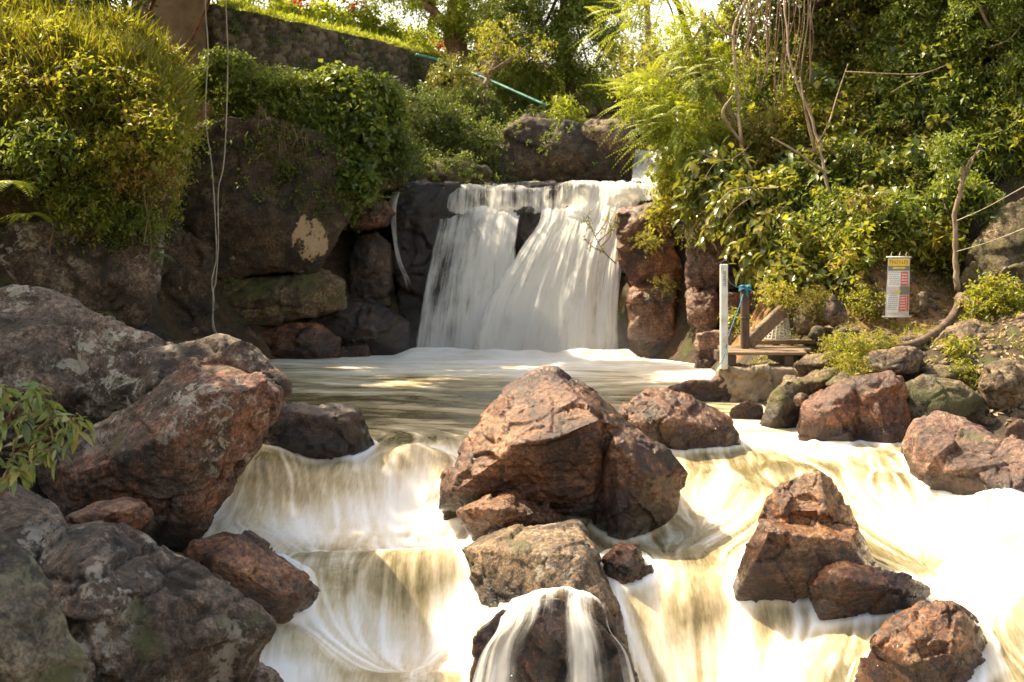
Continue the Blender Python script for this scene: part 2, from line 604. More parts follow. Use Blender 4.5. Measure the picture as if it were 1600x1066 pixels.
def lump_mesh(hulls, voxel, smooth_it=1):
    bm = bmesh.new()
    for pts in hulls:
        vs = [bm.verts.new(p) for p in pts]
        res = bmesh.ops.convex_hull(bm, input=vs)
        junk = [g for g in set(res["geom_interior"]) | set(res["geom_unused"]) if isinstance(g, bmesh.types.BMVert) and g.is_valid]
        bmesh.ops.delete(bm, geom=junk, context='VERTS')
    me = bpy.data.meshes.new("lump")
    bm.to_mesh(me)
    bm.free()
    o = bpy.data.objects.new("lump", me)
    COL.objects.link(o)
    md = o.modifiers.new("r", 'REMESH')
    md.mode = 'VOXEL'
    md.voxel_size = voxel
    md.use_smooth_shade = True
    dg = bpy.context.evaluated_depsgraph_get()
    new = bpy.data.meshes.new_from_object(o.evaluated_get(dg))
    bpy.data.objects.remove(o)
    bpy.data.meshes.remove(me)
    return new


def rock(name, label, cat, hulls, mat, voxel=0.02, facet=0.05, fsize=0.35, rough=0.02, crag=0.0, seed=1, wet=-5.0,
         red=(), pale=(), group=None, parent=None, smooth_it=2, layer=0.0):
    if not isinstance(hulls, list):
        hulls = [hulls]
    me = lump_mesh(hulls, voxel)
    v = mesh_np(me)
    e = edges_np(me)
    v = laplace(v, e, smooth_it)
    me.vertices.foreach_set("co", v.astype(np.float32).ravel())
    me.update()
    nrm = normals_np(me)
    warp = np.stack([perlin(v / fsize * 0.8 + 3.1 * k, seed + k) for k in range(3)], 1)
    q = v / fsize + warp * 0.35
    f1, f2, off, hid = worley(q * np.array((1.0, 1.0, 1.25)), seed)
    tv = np.stack([((hid >> np.uint32(s)) & np.uint32(255)) / 127.5 - 1 for s in (3, 11, 19)], 1)
    d = facet * ((off * tv).sum(1) * 1.1 + 0.55 * tv[:, 0]) * 0.75
    g1, g2, off2, hid2 = worley(v / (fsize * 0.38) + warp, seed + 5)
    tv2 = np.stack([((hid2 >> np.uint32(s)) & np.uint32(255)) / 127.5 - 1 for s in (3, 11, 19)], 1)
    d += facet * 0.32 * ((off2 * tv2).sum(1) + 0.4 * tv2[:, 0])
    edge = f2 - f1
    d *= 0.85
    d -= facet * 0.55 * (1 - sstep(0.0, 0.05, edge)) * sstep(.12, .3, perlin(v / fsize * 0.45, seed + 9))
    d += rough * (0.75 * fbm(v / 0.13, 5, seed + 20, 0.6) + 0.55 * fbm(v * np.array((1, 1, 2.2)) / 0.34, 4, seed + 25, .55, True))
    d += rough * 1.3 * fbm(v / 0.8, 3, seed + 30)
    if crag:
        d += crag * fbm(v / (fsize * 2.2), 4, seed + 40, 0.55, True)
    if layer:
        zz = v[:, 2] / layer + 0.9 * perlin(v * 0.8, seed + 50) + 0.25 * v[:, 0]
        fr = zz - np.floor(zz)
        d += 0.22 * layer * (sstep(0, .25, fr) * (1 - sstep(.75, 1, fr)) - 0.5)
    v = v + nrm * d[:, None]
    base = np.array((v[:, 0].mean(), v[:, 1].mean(), v[:, 2].min()))
    rd = np.zeros(len(v))
    for (c, rad) in red:
        k = np.linalg.norm((v - np.array(c)) / np.array(rad), axis=1) + 0.25 * fbm(v / 0.3, 3, seed + 60)
        rd = np.maximum(rd, 1 - sstep(0.7, 1.1, k))
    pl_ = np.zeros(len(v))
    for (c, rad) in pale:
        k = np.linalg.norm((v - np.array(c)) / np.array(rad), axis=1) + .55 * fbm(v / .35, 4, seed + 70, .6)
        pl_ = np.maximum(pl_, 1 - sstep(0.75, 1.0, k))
    k_ = (v[:, 1] < 25.5) & (np.abs(v[:, 0]) < 7)
    wt_ = np.zeros(len(v))
    if k_.any():
        wt_[k_] = 1 - np.clip((v[k_, 2] - water_z0(v[k_, :2])) / .42, 0, 1)
    wt_ = np.maximum(wt_, 1 - np.clip((v[:, 2] - wet + .02) / .42, 0, 1))
    v = v - base
    me.attributes.new("wet", 'FLOAT', 'POINT').data.foreach_set("value", wt_.astype(np.float32))
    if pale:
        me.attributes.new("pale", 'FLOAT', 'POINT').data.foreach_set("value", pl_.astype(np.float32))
    me.vertices.foreach_set("co", v.astype(np.float32).ravel())
    a = me.attributes.new("red", 'FLOAT', 'POINT')
    a.data.foreach_set("value", rd.astype(np.float32))
    me.polygons.foreach_set("use_smooth", np.ones(len(me.polygons), dtype=bool))
    me.update()
    me.name = name
    o = link(name, me, MR[mat] if isinstance(mat, str) else mat, parent, tuple(base))
    if label:
        tag(o, label, cat, group)
    return o


# ------------------------------------------------------------------ boulders in and beside the stream
rock("boulder", "huge grey lichen-spotted boulder sloping down to a red lobe at the stream's left bank", "boulder", [
    hull([(-330, 560), (-230, 480), (-100, 458), (0, 456), (60, 455), (100, 470), (160, 516), (230, 553), (262, 610), (200, 690), (60, 740), (-300, 760)], 11.2, 2.4, [(40, 560, -.7), (120, 620, -.7), (-100, 600, -.9)]),
    hull([(225, 556), (262, 552), (300, 546), (345, 538), (400, 568), (440, 607), (425, 645), (380, 690), (250, 700), (180, 640)], 10.6, 1.6, [(300, 640, -.6), (240, 600, -.4)]),
    hull([(120, 500), (165, 518), (235, 553), (300, 560), (300, 640), (180, 690), (60, 690)], 10.9, 1.8, [(190, 610, -.5)]),
    hull([(250, 612), (300, 583), (360, 580), (420, 608), (437, 614), (430, 642), (395, 668), (362, 712), (352, 765), (300, 786), (300, 850), (100, 850), (60, 720), (150, 690), (200, 650)], 10.1, 1.5, [(335, 640, -.55), (250, 690, -.55), (300, 720, -.45), (120, 740, -.4)]),
], "grey", 0.024, facet=0.10, fsize=0.6, rough=0.035, crag=0.05, seed=11, wet=-0.35,
     red=[((P(340, 650, 9.8)), (.75, 1.4, .55)), ((P(200, 770, 9.8)), (.9, 1.4, .4))])
rock("boulder", "dark pointed rock at the left edge under the leafy shrub", "rock", hull([(-220, 790), (-120, 742), (0, 745), (40, 760), (80, 790), (105, 828), (60, 900), (-200, 950)], 7.4, .9, [(20, 800, -.3)]),
     "grey", 0.018, facet=0.04, seed=12)
rock("boulder", "small flat brown rock wedged behind the large foreground boulder", "rock", hull([(100, 812), (140, 791), (200, 776), (233, 782), (240, 805), (200, 850), (100, 850)], 8.9, .7, [(180, 800, -.2)]),
     "brown", 0.018, facet=0.04, seed=13, wet=-.2)
rock("boulder", "large dark grey foreground boulder with pale lichen flecks, broad rounded top", "boulder", [
    hull([(-420, 830), (-200, 790), (0, 792), (60, 812), (110, 826), (120, 1100), (-300, 1150), (-420, 1000)], 6.3, 1.5, [(30, 880, -.4)]),
    hull([(90, 832), (130, 828), (180, 824), (250, 862), (330, 922), (402, 952), (426, 976), (415, 1003), (395, 1032), (372, 1066), (340, 1150), (40, 1200), (20, 900)], 6.1, 1.6, [(150, 905, -.45), (250, 1000, -.4), (100, 1100, -.7), (350, 1015, -.2)])],
     "grey", 0.014, facet=0.06, fsize=0.45, rough=0.03, crag=0.02, seed=14)
rock("boulder", "greenish lichened boulder in the bottom left corner", "boulder", hull([(-330, 850), (-150, 805), (0, 833), (40, 862), (75, 920), (100, 980), (136, 1052), (150, 1350), (-300, 1350)], 4.9, .6, [(10, 1000, -.3)]),
     "lichened", 0.011, facet=0.035, fsize=0.35, rough=0.028, seed=15)
rock("boulder", "small dark rock peeking out under the large foreground boulder", "rock", hull([(360, 1052), (400, 1036), (425, 1048), (446, 1070), (446, 1140), (350, 1140)], 6.8, .5, [(400, 1080, -.15)]),
     "grey", 0.014, facet=0.03, seed=16)
rock("boulder", "brown wedge-shaped rock with sunlit left shoulder beside the amber cascade", "rock", [hull([(275, 878), (300, 846), (345, 831), (385, 833), (432, 866), (482, 902), (505, 923), (484, 945), (442, 968), (395, 960), (330, 930), (290, 910)], 9.5, 1.1, [(350, 880, -.35), (430, 930, -.3)])],
     "brown", 0.018, facet=0.05, fsize=0.4, seed=17, wet=-.72)
rock("boulder", "dark blocky rock sitting in the shaded stream below the pool", "rock", [hull([(398, 655), (430, 631), (500, 631), (560, 641), (578, 680), (583, 705), (570, 730), (400, 730)], 13.0, 1.0, [(440, 640, -.25), (545, 655, -.35), (535, 710, -.4), (420, 700, -.3)])],
     "dark", 0.022, facet=0.06, seed=18, wet=-.05)
_cb = rock("boulder", "big angular red-brown boulder standing in the middle of the rapids", "boulder", [
    hull([(846, 576), (868, 578), (905, 600), (943, 627), (1000, 680), (972, 705), (760, 705), (745, 655), (790, 607), (826, 583)], 11.7, 1.0, [(800, 697, -.75), (870, 685, -.85), (938, 655, -.80), (870, 625, -.25)], shrink=.7),
    hull([(752, 650), (800, 640), (945, 652), (968, 700), (962, 812), (905, 812), (840, 775), (750, 770), (683, 797), (690, 762), (715, 703)], 11.6, .9, [(800, 700, -.62), (935, 662, -.70), (925, 800, -.42), (720, 760, -.35), (850, 770, -.42)], shrink=.7),
    hull([(948, 668), (985, 672), (1045, 706), (1070, 742), (1060, 800), (1035, 825), (1000, 847), (965, 852), (925, 830), (930, 760)], 11.35, 1.1, [(962, 690, -.50), (1010, 745, -.46), (970, 835, -.38)], shrink=.72),
    hull([(690, 790), (800, 760), (1000, 780), (1000, 900), (700, 860)], 11.8, 0.8)],
    "brown", 0.017, facet=0.062, fsize=0.42, rough=0.018, seed=21, wet=-.42, smooth_it=1)
rock("boulder", "low wet orange-brown rock wedged under the big central boulder", "rock", hull([(712, 800), (745, 785), (795, 772), (850, 790), (905, 820), (880, 845), (740, 845)], 11.05, .6, [(790, 795, -.25), (850, 820, -.2)]),
     "orange", 0.016, facet=0.05, fsize=.25, seed=22, wet=-.6)
rock("boulder", "mossy brown rock with flat sunlit top, cascade flowing past its left side", "boulder", [
    hull([(720, 858, .5), (760, 840, .6), (850, 821, .6), (904, 816, .6), (926, 850, .3), (955, 922, 0), (980, 1000, -.3), (998, 1080, -.6), (1000, 1180, -.6), (850, 1180, -.6), (800, 950, 0), (760, 905, .3)], 9.9, 1.1, [(850, 865, -.15), (915, 868, -.15), (890, 950, -.45)])],
     "speckled", 0.015, facet=0.045, fsize=0.38, rough=0.025, seed=23, wet=-1.0)
rock("boulder", "small brown rock in the foam to the right of the flat-topped mossy rock", "rock", hull([(941, 872), (965, 854), (995, 852), (1020, 893), (1018, 920), (1000, 950), (945, 950)], 10.2, .5, [(985, 890, -.2)]),
     "orange", 0.014, facet=0.04, fsize=.22, seed=24, wet=-.62)
rock("boulder", "dark rock half hidden beneath a thin veil of water at the bottom", "rock", hull([(748, 985), (800, 950), (865, 942), (930, 966), (985, 1020), (1005, 1090), (1005, 1220), (735, 1220), (735, 1050)], 9.25, .9, [(860, 985, -.25), (850, 1070, -.35)]),
     "brown", 0.016, facet=0.05, fsize=.3, seed=25, wet=0.2)
rock("boulder", "pyramid-shaped rock with golden sunlit left slope in the right rapids", "boulder", [
    hull([(1148, 908), (1162, 868), (1188, 812), (1250, 815), (1338, 826), (1356, 855), (1374, 890), (1370, 960), (1140, 960)], 10.0, .8, [(1200, 830, -.28), (1330, 845, -.28), (1360, 900, -.3), (1170, 900, -.25)]),
    hull([(1184, 815), (1198, 778), (1238, 745), (1276, 732), (1301, 747), (1320, 790), (1340, 832), (1250, 835)], 10.25, .6, [(1290, 800, -.26), (1245, 800, -.2), (1282, 742, -.08)])],
     "orange", 0.014, facet=0.05, fsize=0.42, rough=0.016, seed=26, wet=-.5, smooth_it=1)
rock("boulder", "low shiny reddish rock in front of the pyramid-shaped rock", "rock", hull([(1260, 915), (1290, 886), (1320, 878), (1352, 886), (1420, 905), (1453, 920), (1440, 960), (1280, 970)], 9.6, .5, [(1320, 905, -.25), (1400, 920, -.2)]),
     "orange", 0.014, facet=0.04, fsize=.3, seed=27, wet=-.55)
rock("boulder", "rugged orange-brown rock in the bottom right corner amid the rapids", "boulder", hull([(1340, 1068), (1368, 1002), (1400, 975), (1440, 951), (1490, 941), (1522, 960), (1560, 1018), (1600, 1082), (1610, 1160), (1330, 1160)], 8.8, .9, [(1430, 1000, -.28), (1505, 1005, -.3), (1450, 1080, -.4)]),
     "orange", 0.013, facet=0.085, fsize=0.40, rough=0.026, seed=28, wet=-.95)
rock("boulder", "purplish brown rock between the pool and the small side chute", "rock", hull([(955, 670), (985, 627), (1010, 608), (1042, 611), (1110, 640), (1142, 656), (1160, 692), (1150, 730), (960, 730)], 13.5, 1.1, [(1040, 650, -.4), (1120, 670, -.3), (1060, 700, -.4)]),
     "brown", 0.022, facet=0.08, fsize=.4, seed=29, wet=-.1)
rock("boulder", "low flat reddish rock at the pool edge below the platform", "rock", hull([(1040, 606), (1080, 594), (1130, 590), (1152, 610), (1130, 650), (1040, 640)], 16.9, .8), "brown", 0.03, facet=0.05, seed=30, wet=.05)
rock("boulder", "large reddish slab-sided boulder on the right shore under the long flat rock", "boulder", [
    hull([(1243, 668), (1255, 630), (1292, 608), (1345, 592), (1346, 690), (1345, 715), (1250, 715)], 14.1, 1.4, [(1300, 640, -.35), (1330, 690, -.3)]),
    hull([(1340, 594), (1408, 588), (1420, 640), (1428, 700), (1400, 715), (1340, 715)], 14.0, 1.4, [(1375, 640, -.25), (1390, 700, -.3)])],
     "brown", 0.024, facet=0.07, fsize=.5, seed=31, wet=-.1, red=[(P(1280, 650, 14), (.4, 1, .5))])
rock("boulder", "mossy brown boulder right of the reddish slab-sided boulder", "boulder", hull([(1408, 602), (1440, 590), (1500, 596), (1535, 620), (1546, 660), (1530, 710), (1410, 715)], 14.4, 1.2, [(1470, 640, -.3)]),
     "mossy", 0.025, facet=0.07, fsize=.5, seed=32, wet=-.1)
rock("boulder", "long pinkish boulder with mossy crown at the right edge of the rapids", "boulder", [
    hull([(1410, 700, .7), (1426, 656, .6), (1460, 645, .6), (1512, 660, .4), (1560, 690, .1), (1640, 715, -.3), (1690, 770, -.6), (1660, 840, -.6), (1540, 830, -.1), (1480, 800, .2), (1430, 770, .5)], 11.8, 1.3, [(1450, 700, .2), (1490, 745, -.05), (1590, 770, -.5)])],
     "pink", 0.019, facet=0.075, fsize=.5, rough=.025, seed=33, wet=-.3)
rock("boulder", "long flat overhanging slab rock above the reddish slab-sided boulder", "rock", hull([(1337, 567), (1360, 549), (1430, 543), (1443, 556), (1432, 580), (1385, 591), (1345, 587)], 15.3, 1.3, [(1400, 575, -.25)]), "tan", 0.024, facet=0.05, seed=34)
rock("boulder", "rounded brown boulder below the leaning sapling, near the right edge", "boulder", hull([(1450, 545), (1480, 512), (1520, 500), (1556, 515), (1560, 550), (1540, 575), (1470, 578)], 16.4, 1.0, [(1510, 535, -.35)]), "tan", 0.028, facet=0.06, seed=35)
rock("boulder", "speckled brown boulder near the right edge above the pinkish boulder", "boulder", hull([(1526, 602), (1540, 571), (1576, 563), (1612, 580), (1618, 620), (1590, 650), (1545, 640)], 14.6, .9, [(1570, 600, -.3)]), "tan", 0.024, facet=0.06, seed=36)
rock("boulder", "pale tan rock cut by the right edge between two brown boulders", "rock", hull([(1548, 545), (1575, 528), (1640, 530), (1660, 580), (1560, 585)], 15.9, .9), "tan", 0.028, facet=0.05, seed=37)
rock("boulder", "massive mossy brown boulder leaning over the bank at the right edge", "boulder", hull([(1502, 440), (1514, 385), (1560, 332), (1610, 306), (1720, 300), (1760, 470), (1620, 520), (1520, 500)], 18.8, 2.0, [(1570, 420, -.5)]), "mossy", 0.04, facet=0.08, fsize=.7, seed=38)
rock("boulder", "dark boulder at the right edge beneath the massive mossy boulder", "boulder", hull([(1530, 470), (1570, 420), (1640, 400), (1680, 520), (1560, 530)], 17.6, 1.0), "mossy", 0.035, facet=0.07, seed=39)
rock("boulder", "reddish rock behind the pinkish boulder, cut by the right edge", "rock", hull([(1572, 668), (1590, 655), (1640, 660), (1640, 710), (1575, 700)], 12.9, .6), "brown", 0.022, facet=0.05, seed=40)
rock("boulder", "moss-covered rock beside the small side chute", "rock", hull([(1186, 668), (1205, 615), (1230, 592), (1252, 596), (1256, 630), (1238, 690), (1190, 695)], 14.9, .7, [(1215, 650, -.2)]), "mossy", 0.024, facet=0.05, seed=41, wet=-.1)
rock("boulder", "small grey-brown rock at the head of the side chute", "rock", hull([(1140, 640), (1165, 625), (1190, 632), (1200, 655), (1180, 680), (1145, 675)], 15.3, .5), "brown", 0.022, facet=0.04, seed=42, wet=.05)
for i, (lab, mt, pts, D, b) in enumerate([
    ("small tan stone on the terrace below the platform's right end", "tan", [(1215, 605), (1235, 590), (1260, 592), (1275, 605), (1262, 630), (1222, 630)], 15.6, .4),
    ("pale angular stone lying below the platform beam", "tan", [(1222, 592), (1226, 586), (1245, 588), (1252, 596), (1240, 604), (1224, 602)], 15.4, .25),
    ("mossy stone left of the long flat slab rock", "mossy", [(1245, 598), (1275, 580), (1310, 575), (1330, 590), (1300, 612), (1255, 620)], 15.2, .5),
    ("brown stone tucked under the long flat slab rock", "mossy", [(1290, 600), (1315, 585), (1345, 590), (1350, 606), (1300, 612)], 14.8, .4),
    ("tan ledge stone at the right end of the platform deck", "tan", [(1240, 570), (1262, 556), (1300, 552), (1330, 560), (1320, 585), (1250, 588)], 16.0, .6),
    ("pointed grey-brown stone standing left of the price banner", "tan", [(1285, 500), (1290, 472), (1302, 462), (1318, 480), (1328, 502), (1300, 512)], 17.6, .4),
    ("mossy lump of rock behind the basket", "mossy", [(1238, 500), (1250, 475), (1275, 470), (1290, 490), (1285, 520), (1245, 522)], 17.9, .5),
    ("yellowish stone behind the price banner, right side", "tan", [(1425, 490), (1432, 462), (1446, 455), (1452, 478), (1445, 500)], 18.3, .3),
    ("yellowish stone behind the price banner, left side", "tan", [(1360, 490), (1368, 462), (1386, 452), (1396, 480), (1390, 500)], 18.5, .3),
    ("small mossy stone right of the basket near the deck", "mossy", [(1262, 525), (1270, 510), (1285, 512), (1292, 527), (1278, 534)], 17.2, .25),
    ("small brown stone below the price banner", "tan", [(1300, 520), (1318, 512), (1340, 515), (1345, 528), (1310, 530)], 16.9, .3),
    ("brown stone under the rounded boulder at right", "mossy", [(1440, 590), (1465, 572), (1520, 575), (1530, 600), (1450, 606)], 15.4, .6),
    ("small reddish stone lying between the mossy chute rock and the reddish boulder", "brown", [(1240, 622), (1250, 614), (1262, 618), (1264, 630), (1246, 634)], 14.3, .2),
]):
    c = np.mean(pts, 0)
    rock("stone", lab, "stone", hull(pts, D, b, [(c[0], c[1], -b * .4)]), mt, 0.02, facet=0.035, fsize=.25, seed=60 + i)

# ------------------------------------------------------------------ cliffs and ledges round the pool
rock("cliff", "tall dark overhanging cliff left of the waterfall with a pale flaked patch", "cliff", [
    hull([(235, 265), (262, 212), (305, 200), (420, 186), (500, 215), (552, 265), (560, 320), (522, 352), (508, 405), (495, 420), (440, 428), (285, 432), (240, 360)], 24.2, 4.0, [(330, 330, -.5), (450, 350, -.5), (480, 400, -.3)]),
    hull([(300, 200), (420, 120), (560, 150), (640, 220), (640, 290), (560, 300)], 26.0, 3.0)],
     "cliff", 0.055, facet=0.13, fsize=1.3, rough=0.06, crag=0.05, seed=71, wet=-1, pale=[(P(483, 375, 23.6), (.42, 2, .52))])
rock("ledge", "flat mossy rock ledge in the shade below the overhanging cliff", "ledge", hull([(255, 470), (300, 445), (440, 440), (500, 420), (540, 440), (540, 480), (440, 505), (280, 515)], 24.3, 3.0, [(400, 465, -.5)]), "mossy", 0.05, facet=0.1, fsize=.8, seed=72)
for i, (nm, lab, mt, pts, D, b, rg) in enumerate([
    ("boulder", "reddish boulder at the water's edge below the shaded ledge", "brown", [(398, 560), (405, 520), (450, 505), (500, 505), (535, 530), (530, 575), (400, 580)], 24.2, 1.2, [(460, 530, -.3)]),
    ("boulder", "dark brown boulder leaning between the ledge and the thin side trickle", "dark", [(480, 500), (510, 475), (560, 468), (600, 480), (640, 505), (640, 565), (540, 575), (490, 545)], 25.0, 1.2, [(560, 510, -.4)]),
    ("boulder", "bluish wet rock face below the leafy ledge left of the trickle", "dark", [(545, 400), (560, 368), (590, 360), (612, 385), (612, 480), (545, 480)], 25.9, 1.5, [(580, 390, -.3)]),
    ("boulder", "brown boulder perched above the bluish wet rock", "brown", [(540, 350), (560, 325), (600, 312), (615, 335), (605, 352), (550, 360)], 25.5, 1.2, [(580, 335, -.2)]),
    ("boulder", "low orange-brown stone at the foot of the trickle", "brown", [(500, 560), (540, 540), (575, 538), (580, 560), (520, 572)], 24.6, .6, []),
    ("boulder", "dark boulder at the pool's far left under the ledge", "dark", [(290, 530), (330, 505), (400, 515), (410, 560), (390, 580), (290, 580)], 24.0, 1.4, [(350, 540, -.3)]),
    ("boulder", "dark boulder in the gap behind the huge lichened boulder", "dark", [(160, 530), (190, 495), (215, 500), (250, 530), (300, 545), (300, 600), (160, 600)], 20.5, 1.2, [(220, 540, -.3)]),
]):
    rock(nm, lab, "boulder", hull(pts, D, b, rg), mt, 0.04, facet=0.08, fsize=.5, seed=80 + i, wet=.1)
rock("cliff", "white-spotted dark rock wall under the left bank's shrubs", "cliff", [
    hull([(-120, 380), (0, 360), (120, 350), (240, 360), (245, 400), (232, 480), (215, 500), (150, 480), (100, 520), (-120, 520)], 18.6, 3.0, [(60, 430, -.4), (180, 440, -.4)])],
     "grey", 0.04, facet=0.14, fsize=.8, rough=.05, crag=.04, seed=90)
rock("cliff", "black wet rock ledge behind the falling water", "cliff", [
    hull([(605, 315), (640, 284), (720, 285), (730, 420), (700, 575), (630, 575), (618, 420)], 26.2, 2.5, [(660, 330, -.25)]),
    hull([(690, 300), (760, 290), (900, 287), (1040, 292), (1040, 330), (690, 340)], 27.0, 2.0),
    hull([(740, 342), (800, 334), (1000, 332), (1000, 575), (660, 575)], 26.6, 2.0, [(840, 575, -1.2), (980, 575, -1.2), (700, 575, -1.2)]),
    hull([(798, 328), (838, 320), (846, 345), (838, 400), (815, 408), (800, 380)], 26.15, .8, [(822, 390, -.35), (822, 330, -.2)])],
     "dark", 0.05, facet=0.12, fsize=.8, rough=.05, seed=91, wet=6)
rock("cliff", "tall red-brown block cliff standing right of the waterfall", "cliff", [
    hull([(957, 345), (962, 330), (1035, 320), (1052, 340), (1045, 372), (965, 378)], 24.6, 1.6, [(1000, 350, -.25)]),
    hull([(966, 382), (1048, 376), (1068, 420), (1060, 448), (990, 452), (968, 410)], 24.6, 1.6, [(1020, 415, -.2)]),
    hull([(984, 452), (1056, 440), (1060, 590), (982, 590)], 24.4, 1.4, [(1000, 470, -.2), (1050, 470, -.2), (1050, 560, -.2), (1000, 560, -.2)]),
    hull([(1030, 340), (1120, 340), (1130, 590), (1050, 590)], 25.3, 1.8)],
     "brown", 0.036, facet=0.09, fsize=.6, rough=.04, seed=92, wet=.15)
rock("cliff", "sunlit orange rock face behind the white post", "cliff", [
    hull([(1072, 385), (1100, 362), (1150, 350), (1185, 380), (1200, 450), (1140, 452), (1075, 450)], 23.0, 2.0, [(1140, 410, -.3)]),
    hull([(1078, 458), (1122, 456), (1124, 510), (1110, 525), (1082, 505)], 22.6, 1.4, [(1105, 485, -.2)]),
    hull([(1085, 520), (1122, 515), (1150, 540), (1145, 590), (1095, 590)], 22.0, 1.4),
    hull([(1125, 460), (1200, 455), (1215, 530), (1210, 590), (1130, 590)], 21.8, 1.6)],
     "pink", 0.036, facet=0.09, fsize=.55, rough=.04, seed=93, wet=.15)
rock("boulder", "great shaded dark boulder above the waterfall lip", "boulder", [hull([(740, 275), (765, 220), (820, 180), (900, 190), (985, 228), (990, 298), (745, 298)], 29.6, 2.5, [(870, 240, -.5)]), hull([(690, 290), (700, 240), (740, 215), (790, 230), (800, 295)], 29.2, 2.0, [(745, 255, -.3)])], "cliff", 0.06, facet=0.12, fsize=.9, seed=94)
rock("boulder", "sun-topped tan boulder below the masonry dam", "boulder", [hull([(905, 205), (920, 190), (965, 185), (990, 200), (990, 250), (930, 250)], 29.6, 1.6, [(950, 205, -.4)])], "tan", 0.05, facet=0.1, fsize=.6, seed=95)
rock("boulder", "mossy dark boulder at the left end of the waterfall lip", "boulder", [hull([(600, 290), (630, 262), (690, 250), (760, 262), (775, 290), (700, 292)], 27.4, 1.8, [(690, 272, -.3)])], "mossy", 0.05, facet=0.1, fsize=.6, seed=96)

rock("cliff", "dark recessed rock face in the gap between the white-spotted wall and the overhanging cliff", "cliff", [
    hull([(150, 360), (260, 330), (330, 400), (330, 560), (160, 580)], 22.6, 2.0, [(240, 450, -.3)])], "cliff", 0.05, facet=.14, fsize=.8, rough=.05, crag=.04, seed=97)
# ------------------------------------------------------------------ stream: one continuous water surface
# foam cover: 0 murky green-brown water, 1 white foam
FO = [((0.0, 24.6), .95), ((-2, 24.5), .9), ((2, 24.3), .95), ((-4, 24), .6), ((-5, 22), .45), ((-2, 22.5), .7), ((0, 22), .72), ((2.5, 22), .72), ((3.6, 21), .75), ((-4, 19), .36), ((-1, 19.5), .40), ((2, 19.5), .46),
      ((-3, 16.5), .16), ((0, 17), .16), ((2.5, 17), .24), ((-2, 14.6), .10), ((0, 14.8), .08), ((1.5, 15), .12)]
FO += [((P(*q[:3])[0], P(*q[:3])[1]), q[3]) for q in [
    (600, 690, 13.2, .15), (650, 690, 13.2, .12), (700, 688, 13.3, .35), (640, 705, 12.85, .95), (690, 712, 12.8, 1), (580, 722, 12.7, .8), (640, 765, 12.4, .62), (690, 780, 12, .75), (440, 705, 12.7, .45), (400, 720, 12.6, .35),
    (390, 760, 12.2, .3), (440, 742, 12.4, .5), (540, 742, 12.4, .55), (470, 802, 11.9, .85), (560, 802, 11.9, .8), (300, 812, 11.9, .95), (450, 832, 11.5, .95), (640, 820, 11.8, .95), (500, 848, 11, .6), (400, 856, 10.9, .85), (250, 840, 11.4, .9), (700, 842, 11.2, 1), (650, 867, 10.7, .85),
    (520, 902, 10.4, .36), (600, 892, 10.45, .28), (680, 885, 10.45, .40), (560, 960, 10.2, .34), (650, 965, 10.2, .32), (740, 930, 10.2, .42), (470, 935, 10.1, .8), (580, 1003, 9.6, .62), (660, 1015, 9.5, .75), (440, 980, 9.7, .95), (430, 1040, 9.1, .9), (550, 1062, 8.95, .78), (690, 1068, 8.9, .72),
    (1080, 715, 13.1, .45), (1200, 714, 13.1, .5), (1200, 690, 14, .75), (1170, 655, 15.3, .5), (1330, 712, 13.2, .75), (1400, 722, 12.9, .4), (1180, 735, 12.8, .2), (1300, 735, 12.8, .22), (1110, 775, 12.35, .55), (1040, 812, 11.85, .32), (1020, 852, 10.85, .22), (1110, 870, 10.6, .25),
    (1430, 800, 11.8, .6), (1360, 800, 11.8, .5), (1360, 865, 10.9, .2), (1420, 882, 10.65, .12), (1490, 850, 11.1, .65), (1540, 800, 11.2, .55), (1600, 792, 11.2, .8), (1600, 850, 10.5, .7), (1550, 905, 10, .9), (1470, 925, 9.9, .7),
    (1010, 905, 10.1, .75), (1100, 925, 10.05, .6), (1200, 930, 10.0, .6), (1060, 1000, 9.78, .28), (1170, 1000, 9.75, .6), (1250, 1010, 9.5, .9), (1060, 1070, 9.3, .4), (1200, 1070, 9.2, .75), (1310, 1040, 9, .3), (1500, 990, 9.1, .3), (1600, 955, 9.1, .8), (1600, 1040, 8.7, .5)]]
FXY = np.array([q[0] for q in FO])
FV = np.array([q[1] for q in FO])


def foam_at(q):
    out = np.empty(len(q))
    for i in range(0, len(q), 40000):
        k = q[i:i + 40000]
        d2 = ((k[:, None] - FXY[None]) ** 2).sum(2)
        wgt = 1.0 / (d2 + 0.03 + 0.004 * (k[:, 1:2] - 8) ** 2) ** 1.7
        out[i:i + 40000] = (wgt @ FV) / wgt.sum(1)
    return out


DX = 0.0175
gx = np.arange(-6.6, 6.4, DX)
gy = np.arange(7.9, 26.6, DX)
NX, NY = len(gx), len(gy)
XX, YY = np.meshgrid(gx, gy)
q = np.stack([XX.ravel(), YY.ravel()], 1)
ZZ = water_z0(q).reshape(NY, NX)


def blur(a, n):
    for _ in range(n):
        a = (a + np.roll(a, 1, 0) + np.roll(a, -1, 0)) / 3
        a = (a + np.roll(a, 1, 1) + np.roll(a, -1, 1)) / 3
    return a


